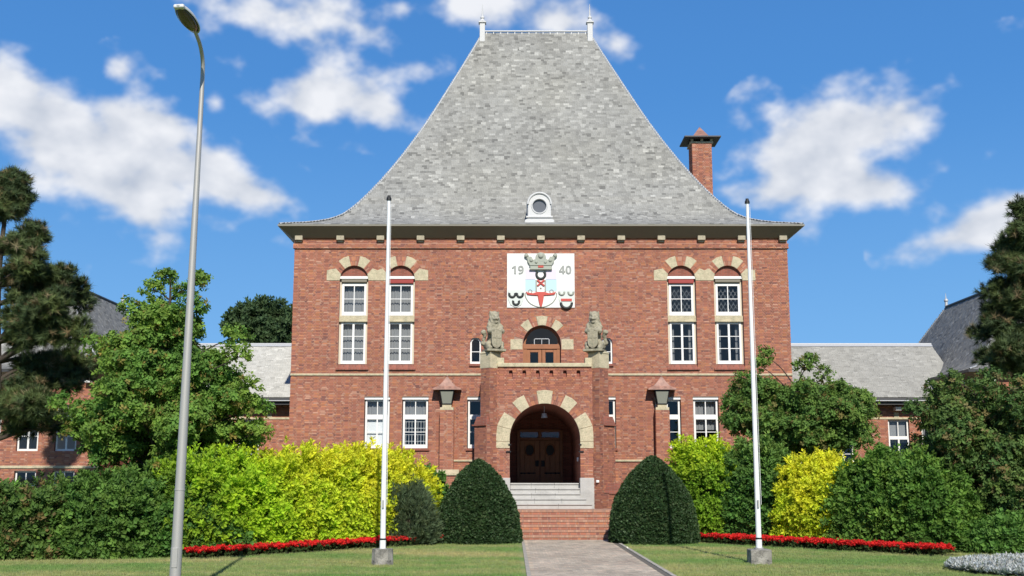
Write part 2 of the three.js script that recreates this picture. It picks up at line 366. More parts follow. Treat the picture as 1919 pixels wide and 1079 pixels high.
// ---------------------------------------------------------------- the ground
const ground = part('ground', new THREE.PlaneGeometry(1600, 1600).rotateX(-Math.PI / 2).translate(0, -0.06, -200), std({ color: rgb(0.07, 0.085, 0.035), roughness: 1 }), scene);
ground.userData.kind = 'structure';
const dryness = (x, z) => clamp(0.42 + fbm(x * 0.16, z * 0.4, 4, 4) * 1.5 + fbm(x * 1.3, z * 2.6, 8, 3) * 0.6, 0, 1);
function lawnColor(x, z) {
  const d = dryness(x, z), f = fbm(x * 9, z * 9, 1, 2);
  return [lerp(0.125, 0.34, d) * (1 + f * 0.4), lerp(0.225, 0.305, d) * (1 + f * 0.4), lerp(0.042, 0.12, d) * (1 + f * 0.4)];
}
const tLawn = makeTex(1024, 768, (u, v) => lawnColor(-24 + u * 48, -18 - v * 32));
const lawnMat = std({ map: tLawn, roughness: 1, bumpMap: tGrain, bumpScale: 0.02 });
{
  const g = new THREE.PlaneGeometry(48, 32).rotateX(-Math.PI / 2).translate(0, 0, -34);
  const p = g.attributes.position, uv = g.attributes.uv;
  for (let i = 0; i < p.count; i++) uv.setXY(i, (p.getX(i) + 24) / 48, (-18 - p.getZ(i)) / 32);
  const g2 = new THREE.PlaneGeometry(48, 18).rotateX(-Math.PI / 2).translate(0, 0, -9);
  const l = part('lawn', g, lawnMat, scene); l.userData.kind = 'structure';
  part('verge', g2, std({ map: rep(makeTex(256, 256, (u, v) => { const d = clamp(0.45 + tiled(u, v, 7, 3, 5) * 1.6, 0, 1); return [lerp(0.13, 0.34, d), lerp(0.205, 0.295, d), lerp(0.042, 0.12, d)]; }), 6), roughness: 1 }), scene).userData.kind = 'structure';
}
// mown grass
{
  const blade = []; const r = rng(5);
  for (let i = 0; i < 9; i++) {
    const a = r() * 6.28, x = (r() - 0.5) * 0.09, z = (r() - 0.5) * 0.09, h = 0.022 + r() * 0.028, w = 0.004, lx = (r() - 0.5) * 0.03, lz = (r() - 0.5) * 0.03;
    blade.push(x - Math.cos(a) * w, 0, z - Math.sin(a) * w, x + Math.cos(a) * w, 0, z + Math.sin(a) * w, x + lx, h, z + lz);
  }
  const g = new THREE.BufferGeometry(); g.setAttribute('position', new THREE.Float32BufferAttribute(blade, 3)); g.computeVertexNormals();
  const pts = [];
  for (let i = 0; i < 90000; i++) {
    const z = -19.5 - 22 * Math.pow(r(), 1.4), x = (r() - 0.5) * 2 * (-z * 0.47);
    if (x > 0.2 && x < 3.75) continue;
    pts.push([x, z]);
  }
  const im = new THREE.InstancedMesh(g, new THREE.MeshPhysicalMaterial({ color: 0xffffff, roughness: 0.7, transmission: 0.25, thickness: 0, side: THREE.DoubleSide }), pts.length), d = new THREE.Object3D();
  pts.forEach(([x, z], i) => {
    d.position.set(x, 0, z); d.rotation.y = r() * 6.28; d.scale.setScalar(0.7 + r() * 0.7); d.updateMatrix(); im.setMatrixAt(i, d.matrix);
    const c = lawnColor(x, z), k = 0.9 + r() * 0.5; im.setColorAt(i, rgb(c[0] * k, c[1] * k, c[2] * k));
  });
  im.name = 'grass'; scene.add(im); tag(im, 'short mown lawn grass with dry straw patches in front of the hedges', 'grass', null, 'stuff');
}
// the brick path from the street to the steps
{
  const path = part('path', box(0.4, 3.56, -0.05, 0.012, -41.75, -17.5), std({ color: rgb(0.13, 0.115, 0.09), roughness: 1 }), scene); path.userData.kind = 'structure';
  const r = rng(21), pav = muv(new RoundedBoxGeometry(0.187, 0.05, 0.086, 1, 0.008)), list = [];
  const L = 0.2, B = 0.1;                                                    // half-bond rows across the path
  for (let j = 0, z = -18; z > -41.7; z -= B, j++) for (let x = 0.52 + (j % 2) * 0.1; x < 3.42; x += L) list.push([x + 0.1 * 0, z]);
  const m = std({ color: 0xffffff, roughness: 0.9, bumpMap: tGrain, bumpScale: 0.004 });
  const tone = (x, z) => { const q = r(), k = (0.82 + r() * 0.36) * (1 + fbm(x * 0.8, z * 0.5, 3, 3) * 0.5), p = q < 0.2 ? [0.43, 0.335, 0.255] : q < 0.4 ? [0.29, 0.25, 0.20] : [0.385, 0.325, 0.25]; return p.map((c) => c * k); };
  const near = list.filter(([x, z]) => z > -27.4 && z < -26.1).slice(0, 300), rest = list.filter((q) => !near.includes(q));
  const tones = [...Array(6)].map((_, k) => { const c = m.clone(); c.color.setRGB(0.26 + k * 0.04, 0.222 + k * 0.033, 0.175 + k * 0.0245); return c; });
  for (const [x, z] of near) { const t = tone(x, z), q = part('paver', pav, tones[clamp(Math.round((t[0] - 0.26) / 0.04), 0, 5)], path); q.position.set(x + 0.1 * 0, -0.008 + r() * 0.004, z); q.rotation.set((r() - 0.5) * 0.02, (r() - 0.5) * 0.02, (r() - 0.5) * 0.015); }
  const im = new THREE.InstancedMesh(pav, m, rest.length), d = new THREE.Object3D();
  rest.forEach(([x, z], i) => { d.position.set(x, -0.008 + r() * 0.004, z); d.rotation.set((r() - 0.5) * 0.02, (r() - 0.5) * 0.02, (r() - 0.5) * 0.015); d.updateMatrix(); im.setMatrixAt(i, d.matrix); im.setColorAt(i, rgb(...tone(x, z))); });
  im.name = 'paving'; im.userData.kind = 'stuff'; im.receiveShadow = true; path.add(im);
  for (const x of [0.33, 3.57]) for (let z = -17.6; z > -41.6; z -= 1) part('edging_stone', rbox(x, x + 0.1, -0.15, 0.03, z - 0.985, z, 0.012), M.edging, path);
}

// ---------------------------------------------------------------- town hall
const hall = thing('town_hall', 'tall red brick town hall with a steep grey slate roof and arched porch', 'town hall', [1.28, 0, -50]);
const UX = [-8.25, -6.19, 6.19, 8.25], UW = 1.26, USP = 10.82;
const GW = [[-7.68, -6.57], [-6.04, -4.90], [-3.22, -2.55], [2.55, 3.22], [4.90, 6.04], [6.57, 7.68]];
{
  const HX = 10.9, cuts = [], holes = [], b = [];
  for (const x of UX) { cuts.push(archCut(x, UW, 6.8, USP, 0.42)); holes.push(archPath(x, UW, 6.8, USP)); }
  for (const [a, c] of GW) { cuts.push(rectCut(a, c, 3.36, 5.66)); holes.push(rectPath(a, c, 3.36, 5.66)); }
  for (const x of [-2.87, 2.87]) { cuts.push(archCut(x, 0.48, 7.0, 8.02)); holes.push(archPath(x, 0.48, 7.0, 8.02)); }
  cuts.push(archCut(0.03, 1.66, 5.0, 7.95, 0.42)); holes.push(archPath(0.03, 1.66, 5.9, 7.95));
  cuts.push(rectCut(-2.1, 2.1, 0, 5.55)); holes.push(rectPath(-2.1, 2.1, 0.02, 5.55));
  const shape = new THREE.Shape([[-HX, 0], [HX, 0], [HX, 12.95], [-HX, 12.95]].map((p) => new THREE.Vector2(...p)));
  const wall = muv(extr(shape, -0.42, -0.008, 0, holes));
  const eg = new THREE.ExtrudeGeometry(shape, { depth: 0.412, bevelEnabled: false, curveSegments: 20 }).translate(0, 0, -0.42); // groups: faces, reveals
  { const t = muv(eg.clone()); const gr = eg.groups; t.clearGroups(); gr.forEach((q) => t.addGroup(q.start, q.count, q.materialIndex)); wall.dispose(); const m = new THREE.Mesh(t, [M.mortar, M.reveal]); m.name = 'wall'; m.castShadow = m.receiveShadow = true; hall.add(m); }
  courses(b, 0, 12.21, (y) => subtract([[-HX, HX]], cuts.flatMap((c) => c(y))), -0.006, 31);
  for (const x of UX) archBricks(b, x, USP, UW / 2, 0.42, -Math.PI / 2, Math.PI / 2, -0.004, [[-0.7, -0.24], [0.24, 0.7], [-1.7, -1.16], [1.16, 1.7]]);
  archBricks(b, 0.03, 7.95, 0.83, 0.42, -Math.PI / 2, Math.PI / 2, -0.004, [[-0.2, 0.2], [-0.85, -0.5], [0.5, 0.85], [-1.6, -1.3], [1.3, 1.6]]);
  for (const s of [-1, 1]) courses(b, 0, 12.95, () => [[-15.6, 0]], 0, 33 + s, (x, y) => [s * (HX + 0.006), y, x], Math.PI / 2, 0.0685);
  courses(b, 12.43, 12.92, () => [[-HX, HX]], 0.012, 36);
  courses(b, 12.215, 12.425, () => [[-HX - 0.07, HX + 0.07]], 0.072, 37);
  brickwork(b, hall, 41);
  part('side_wall', [box(-HX, -HX + 0.4, 0, 12.95, -15.6, -0.42), box(HX - 0.4, HX, 0, 12.95, -15.6, -0.42), box(-HX, HX, 0, 12.95, -16, -15.6)], M.mortar, hall);
  part('floor', [box(-HX + 0.4, HX - 0.4, 5.75, 5.95, -15.6, -0.43), box(-HX + 0.4, HX - 0.4, 11.9, 12.1, -15.6, -0.43), box(-3.9, -3.7, 0, 5.75, -15.6, -0.43), box(3.7, 3.9, 0, 5.75, -15.6, -0.43), box(-HX + 0.4, HX - 0.4, 0.3, 12, -6.2, -6)], M.room, hall);
  part('brick_band', box(-HX - 0.06, HX + 0.06, 12.2, 12.44, -0.05, 0.06), M.mortar, hall);
  for (const q of [-1, 1]) part('string_course', rbox(q * 2.4, q * (HX + 0.03), 6.58, 6.67, -0.05, 0.06), M.stone, hall);
  part('plinth_course', rbox(-3.8, -2.5, 2.88, 2.96, -0.05, 0.07), M.stone, hall);
  part('plinth_course', rbox(2.5, 4.9, 2.88, 2.96, -0.05, 0.07), M.stone, hall);

  // eaves
  const EX = 11.55, EZ = 0.65;
  const ring = (o0, y0, o1, y1) => {      // a sloped band round the building between two offsets
    const c = (o) => [[-10.9 - o, o], [10.9 + o, o], [10.9 + o, -16 - o], [-10.9 - o, -16 - o]], p = [], A = c(o0), B = c(o1);
    for (let i = 0; i < 4; i++) { const j = (i + 1) % 4, q = [[A[i], y0], [A[j], y0], [B[j], y1], [A[i], y0], [B[j], y1], [B[i], y1]]; for (const [v, y] of q) p.push(v[0], y, v[1]); }
    const g = new THREE.BufferGeometry(); g.setAttribute('position', new THREE.Float32BufferAttribute(p, 3)); g.computeVertexNormals(); return muv(g);
  };
  part('soffit', [ring(0.12, 12.68, 0.60, 13.09), ring(0.0, 12.67, 0.12, 12.68)], M.soffit, hall);
  part('gutter', [ring(0.59, 13.09, 0.66, 13.10), ring(0.66, 13.10, 0.67, 13.17), ring(0.67, 13.17, 0.5, 13.19)], M.fascia, hall);
  
  for (let k = -6; k <= 6; k++) {
    const x = k * 1.775, s = Math.abs(k) === 6 ? Math.sign(k) * 0.06 : 0;
    part('corbel', [rbox(x - 0.17 + s, x + 0.17 + s, 12.56, 12.76, 0, 0.24, 0.02), rbox(x - 0.13 + s, x + 0.13 + s, 12.48, 12.56, 0, 0.13, 0.02)], M.corbel, hall);
  }
  for (const s of [-1, 1]) for (let k = 1; k <= 8; k++) part('corbel', rbox(s * 10.9, s * 11.24, 12.62, 12.87, -k * 1.8 - 0.18, -k * 1.8 + 0.18, 0.02), M.corbel, hall);

  // roof
  const f = profileFn([[0, 13.17], [0.5, 13.31], [1, 13.45], [1.5, 13.63], [2, 13.86], [2.5, 14.22], [3, 14.78], [4, 16.2], [5, 17.87], [6, 19.75], [7, 21.84], [8, 23.98], [8.65, 25.42]]);
  const roof = part('roof', new THREE.BufferGeometry(), M.slateBack, hall); roof.position.set(0, 0, -8);
  hipRoof(roof, f, 11.5, 8.65, 51, { singles: 26, roll: 0.055 });
  const rh = 11.5 - 8.65;
  part('ridge_roll', [tube([[-rh, 25.58, 0], [0, 25.58, 0], [rh, 25.58, 0]], 0.06, 8, 12), ...[...Array(15)].map((_, k) => box(-rh + 0.2 + k * 0.375, -rh + 0.24 + k * 0.375, 25.36, 25.56, -0.03, 0.03))], M.lead, roof);
  for (const s of [-1, 1]) {
    const p = part('finial', [rbox(-0.14, 0.14, -0.9, 0.62, -0.14, 0.14, 0.02), rbox(-0.2, 0.2, 0.62, 0.7, -0.2, 0.2, 0.02), new THREE.CylinderGeometry(0.05, 0.18, 0.2, 8).translate(0, 0.82, 0), new THREE.SphereGeometry(0.11, 10, 8).translate(0, 0.95, 0), new THREE.CylinderGeometry(0.008, 0.05, 0.75, 8).translate(0, 1.35, 0)], M.weathered, roof);
    p.position.set(s * rh, 25.35, 0.1);
  }
  // round dormer above the eaves
  const dm = part('dormer', (() => {
    const s = new THREE.Shape(); s.moveTo(-0.66, 13.45); s.lineTo(0.66, 13.45); s.lineTo(0.66, 13.58); s.lineTo(0.52, 13.66); s.lineTo(0.52, 14.3); s.absarc(0, 14.3, 0.52, 0, Math.PI, false); s.lineTo(-0.52, 13.66); s.lineTo(-0.66, 13.58);
    const h = new THREE.Path(); h.absarc(0, 14.22, 0.31, 0, Math.PI * 2, true);
    return [extr(s, -0.12, 0, 0.02, [h]), new THREE.TorusGeometry(0.34, 0.035, 8, 28).translate(0, 14.22, 0.0), new THREE.TorusGeometry(0.52, 0.05, 8, 24, Math.PI).translate(0, 14.3, 0.02), rbox(-0.6, 0.6, 13.68, 13.76, -0.05, 0.06, 0.012)];
  })(), M.weathered, roof); dm.position.set(-0.05, 0, 7.72);
  part('dormer_roof', new THREE.CylinderGeometry(0.57, 0.57, 1.6, 20, 1, false, -Math.PI / 2, Math.PI).rotateX(Math.PI / 2).rotateZ(Math.PI / 2).rotateZ(-Math.PI / 2).translate(0, 14.33, -0.92), M.lead, dm);
  part('round_pane', new THREE.CircleGeometry(0.33, 24).translate(0, 14.22, -0.09), std({ color: rgb(0.14, 0.145, 0.155), roughness: 0.12 }), dm);

  // chimney on the right-hand slope
  const ch = part('chimney', [box(8.04, 9.02, 13.8, 19.28, -8.55, -7.45)], M.mortar, hall);
  const cb = []; courses(cb, 13.8, 19.28, () => [[8.035, 9.025]], -7.445, 61); for (const s of [0, 1]) courses(cb, 13.8, 19.28, () => [[-8.55, -7.45]], 0, 62 + s, (x, y) => [s ? 9.025 : 8.035, y, x], Math.PI / 2);
  brickwork(cb, ch, 63);
  part('cap_slab', rbox(7.6, 9.48, 19.5, 19.58, -8.95, -7.08, 0.02), M.gutter, ch);
  part('chimney_cap', [new THREE.ConeGeometry(0.72, 0.75, 4).rotateY(Math.PI / 4).translate(8.53, 19.94, -8)], M.copper, ch);
  part('chimney_collar', [rbox(7.94, 9.12, 19.26, 19.36, -8.6, -7.4, 0.015), ...[0, 1, 2].flatMap((i) => [0, 1, 2].map((j) => box(7.98 + i * 0.5, 8.1 + i * 0.5, 19.36, 19.5, -8.56 + j * 0.5, -8.44 + j * 0.5)))], M.stone, ch);
}
// window of several lights: frame mesh with panes, bars and what hangs behind as children
function sash(frames, bars, panes, x0, x1, y0, y1, z, cols, rows, o = {}) {
  const e = o.edge ?? 0.085, d = 0.07;
  frames.push(rbox(x0, x0 + e, y0, y1, z - d, z, 0.008), rbox(x1 - e, x1, y0, y1, z - d, z, 0.008), rbox(x0 + e, x1 - e, y1 - e, y1, z - d, z - 0.003, 0.008), rbox(x0 + e, x1 - e, y0, y0 + (o.foot ?? e * 1.3), z - d, z - 0.003, 0.008));
  const ix0 = x0 + e, ix1 = x1 - e, iy0 = y0 + (o.foot ?? e * 1.3), iy1 = y1 - e;
  for (let c = 1; c < cols; c++) { const x = lerp(ix0, ix1, c / cols), w = o.mid ?? 0.02; bars.push(box(x - w, x + w, iy0, iy1, z - d + 0.01, z - 0.008)); }
  for (let r = 1; r < rows; r++) { const y = lerp(iy0, iy1, r / rows); bars.push(box(ix0, ix1, y - 0.014, y + 0.014, z - d + 0.012, z - 0.014)); }
  for (let c = 0; c < cols; c++) for (let r = 0; r < rows; r++) panes.push([lerp(ix0, ix1, c / cols), lerp(ix0, ix1, (c + 1) / cols), lerp(iy0, iy1, r / rows), lerp(iy0, iy1, (r + 1) / rows), z - d / 2]);
}
function addWindow(parent, frames, bars, panes, label) {
  const w = part('window', frames, M.paint, parent, label);
  if (bars.length) part('glazing_bar', bars, M.paint, w);
  for (const [a, b, c, d, z] of panes) part('pane', new THREE.PlaneGeometry(b - a, d - c).translate((a + b) / 2, (c + d) / 2, z), M.glass, w);
  return w;
}
// cloth that hangs in soft folds
function drape(x0, x1, y0, y1, z, amp, waves) {
  const g = new THREE.PlaneGeometry(x1 - x0, y1 - y0, waves * 8, 1), p = g.attributes.position;
  for (let i = 0; i < p.count; i++) p.setZ(i, amp * Math.sin(((p.getX(i) + (x1 - x0) / 2) / (x1 - x0)) * waves * 6.28) + amp * 0.5 * Math.sin(p.getX(i) * 19));
  g.computeVertexNormals(); return g.translate((x0 + x1) / 2, (y0 + y1) / 2, z);
}
UX.forEach((cx, i) => {
  const fr = [], ba = [], pa = [], z = -0.16, h = 0.54, x0 = cx - h, x1 = cx + h;
  sash(fr, ba, pa, x0, x1, 9.24, 10.66, z, 2, 2, { foot: 0.17, edge: 0.1 });
  sash(fr, ba, pa, x0, x1, 7.1, 8.95, z, 2, 3, { foot: 0.15, edge: 0.09, mid: 0.045 });
  const w = addWindow(hall, fr, ba, pa);
  part('lintel', [rbox(cx - UW / 2, cx + UW / 2, 10.86, 10.98, -0.22, -0.03, 0.01)], M.paint, w);
  part('transom', [rbox(cx - UW / 2, cx + UW / 2, 8.97, 9.22, -0.26, -0.09, 0.01), rbox(cx - UW / 2, cx + UW / 2, 8.95, 9.01, -0.26, -0.05, 0.01)], M.stone, w);
  part('casing', [box(cx - UW / 2, x0, 7.1, 8.95, -0.24, -0.19), box(x1, cx + UW / 2, 7.1, 8.95, -0.24, -0.19), box(cx - UW / 2, x0, 9.22, 10.86, -0.24, -0.19), box(x1, cx + UW / 2, 9.22, 10.86, -0.24, -0.19), box(x0, x1, 10.66, 10.86, -0.24, -0.175)], M.cream, w);
  part('sill', extr([[0, 0], [0.36, 0], [0.36, 0.05], [0.05, 0.29], [0, 0.29]], -0.71, 0.71).rotateY(-Math.PI / 2).translate(cx, 6.82, -0.27), M.reveal, w);
  part('tympanum', (() => { const s = new THREE.Shape(); s.moveTo(-UW / 2, 0.16); s.lineTo(UW / 2, 0.16); s.lineTo(UW / 2, 0); s.absarc(0, 0, UW / 2, 0, Math.PI, false); const g = muv(extr(s, -0.3, -0.14)); return g.translate(cx, USP + 0.0, 0); })(), M.reveal, w);
  if (i === 1 || i === 2) part('awning_box', rbox(x0 - 0.02, x1 + 0.02, 10.67, 10.85, -0.17, -0.06, 0.015), M.redPaint, w);
  else part('awning_box', rbox(x0 - 0.02, x1 + 0.02, 10.72, 10.85, -0.17, -0.06, 0.015), M.soffit, w);
  if (i < 2) part('net_curtain', [drape(x0, x1, 7.1, 8.95, -0.42, 0.02, 9), drape(x0, x1, 9.2, 10.7, -0.42, 0.02, 9)], M.curtain, w);
  else {
    const lace = [];                        // lattice blinds behind the upper lights
    for (let k = -6; k <= 6; k++) for (const s of [-1, 1]) lace.push(box(-0.75, 0.75, -0.008, 0.008, -0.003, 0.003).rotateZ(s * 1.02).translate(cx + k * 0.18, 9.95, -0.34));
    part('lace_blind', lace, M.curtain, w);
    part('net_curtain', [drape(x0, cx - 0.32, 7.1, 8.9, -0.44, 0.02, 4), drape(x1 - 0.22, x1, 7.1, 8.9, -0.44, 0.02, 4)], M.curtain, w);
  }
  const st = [];
  for (const s of [-1, 1]) {
    st.push(sector(cx, USP, UW / 2, UW / 2 + 0.46, s > 0 ? 0.24 : -0.7, s > 0 ? 0.7 : -0.24, -0.1, 0.02));
    const inner = s === (Math.abs(cx) > 7 ? -Math.sign(cx) : Math.sign(cx)), o = inner ? 0.4 : 0.58;     // the inner blocks meet between the pair
    const a = [[cx + s * UW / 2, USP - 0.04], [cx + s * (UW / 2 + o), USP - 0.04], [cx + s * (UW / 2 + o), USP + 0.42], [cx + s * (UW / 2 + 0.18), USP + 0.5], [cx + s * (UW / 2 - 0.05), USP + 0.25], [cx + s * (UW / 2 - 0.005), USP + 0.07]];
    st.push(muv(extr(s > 0 ? a : a.reverse(), -0.1, 0.022, 0.008)));
  }
  for (const g of st) part('arch_stone', g, M.stone, w);
});
GW.forEach(([a, b], i) => {
  const fr = [], ba = [], pa = [], z = -0.15, narrow = b - a < 0.9, n = narrow ? 1 : 2;
  sash(fr, ba, pa, a + 0.03, b - 0.03, 4.78, 5.54, z, n, 1, { edge: 0.08, foot: 0.12 });
  sash(fr, ba, pa, a + 0.03, b - 0.03, 3.45, 4.78, z + 0.02, n, 2, { edge: 0.09, foot: 0.16, mid: 0.03 });
  const w = addWindow(hall, fr, ba, pa);
  part('lintel', rbox(a, b, 5.54, 5.65, -0.2, -0.05, 0.01), M.paint, w);
  part('sill', rbox(a - 0.05, b + 0.05, 3.34, 3.44, -0.2, 0.07, 0.01), M.reveal, w);
  if (i === 0) part('roller_blind', box(a + 0.1, b - 0.1, 3.5, 4.75, -0.3, -0.28), M.blind, w);
  if (i === 1) part('window_grille', [...Array(7)].flatMap((_, k) => [box(a + 0.15 + k * 0.13, a + 0.165 + k * 0.13, 3.5, 4.75, -0.26, -0.245)]).concat([0, 1, 2, 3].map((k) => box(a + 0.1, b - 0.1, 3.75 + k * 0.28, 3.765 + k * 0.28, -0.262, -0.247))), M.blind, w);
  if (i === 0 || i === 1 || i === 5) part('net_curtain', drape(a, b, 4.85, 5.6, -0.42, 0.02, 8), M.curtain, w);
  if (i === 5) part('net_curtain', drape(a, b, 4.25, 4.85, -0.42, 0.02, 8), M.curtain, w);
});
for (const cx of [-2.87, 2.87]) {
  const s = archPath(cx, 0.48, 7.1, 8.02, new THREE.Shape()), hole = archPath(cx, 0.34, 7.2, 8.02), fr = [extr(s, -0.17, -0.1, 0, [hole])];
  const w = part('window', fr, M.paint, hall, 'narrow round headed window beside the porch statue');
  part('glazing_bar', box(cx - 0.17, cx + 0.17, 7.62, 7.65, -0.16, -0.11), M.paint, w);
  const g = new THREE.ShapeGeometry(archPath(cx, 0.34, 7.2, 8.02, new THREE.Shape())).translate(0, 0, -0.14); part('pane', g, M.glass, w);
  part('sill', rbox(cx - 0.27, cx + 0.27, 6.98, 7.09, -0.2, 0.08, 0.01), M.reveal, w);
}
{ // balcony door under its arch
  const cx = 0.03, z = -0.3;
  const fr = [box(cx - 0.83, cx - 0.66, 5.9, 7.97, z - 0.1, z), box(cx + 0.66, cx + 0.83, 5.9, 7.97, z - 0.1, z), rbox(cx - 0.8, cx + 0.8, 7.78, 7.97, z - 0.1, z + 0.03, 0.01), extr(archPath(cx, 1.66, 7.97, 7.98, new THREE.Shape()), z - 0.1, z - 0.02, 0, [archPath(cx, 1.42, 7.99, 7.995)])];
  const d = part('balcony_door', fr, M.wood, hall);
  for (const s of [-1, 1]) {
    const a = s < 0 ? cx - 0.66 : cx + 0.01, b = s < 0 ? cx - 0.01 : cx + 0.66;
    const lf = part('door_leaf', [rbox(a, a + 0.15, 5.9, 7.77, z - 0.09, z - 0.02, 0.008), rbox(b - 0.15, b, 5.9, 7.77, z - 0.09, z - 0.02, 0.008), rbox(a + 0.15, b - 0.15, 7.64, 7.77, z - 0.09, z - 0.023, 0.008), rbox(a + 0.15, b - 0.15, 5.9, 6.5, z - 0.09, z - 0.03, 0.008)], M.wood, d);
    lf.name = 'door_leaf';
    part('pane', new THREE.PlaneGeometry(b - a - 0.3, 1.14).translate((a + b) / 2, 7.07, z - 0.06), M.glass, d);
  }
  part('fanlight', new THREE.ShapeGeometry(archPath(cx, 1.42, 7.98, 7.985, new THREE.Shape())).translate(0, 0, z - 0.06), M.glass, d);
  part('glazing_bar', [box(cx - 0.34, cx + 0.34, 8.22, 8.25, z - 0.08, z - 0.04), box(cx - 0.34, cx - 0.31, 7.97, 8.25, z - 0.08, z - 0.04), box(cx + 0.31, cx + 0.34, 7.97, 8.25, z - 0.08, z - 0.04), box(cx - 0.012, cx + 0.012, 7.97, 8.24, z - 0.08, z - 0.04)], M.lead, d);
  for (const [p, q] of [[-0.2, 0.2], [-0.85, -0.5], [0.5, 0.85]]) part('arch_stone', sector(cx, 7.95, 0.84, 1.25, p, q, -0.1, 0.022), M.stone, hall);
  for (const s of [-1, 1]) part('arch_stone', rbox(cx + s * 0.85, cx + s * 1.38, 7.72, 8.17, -0.1, 0.022, 0.012), M.stone, hall);
}

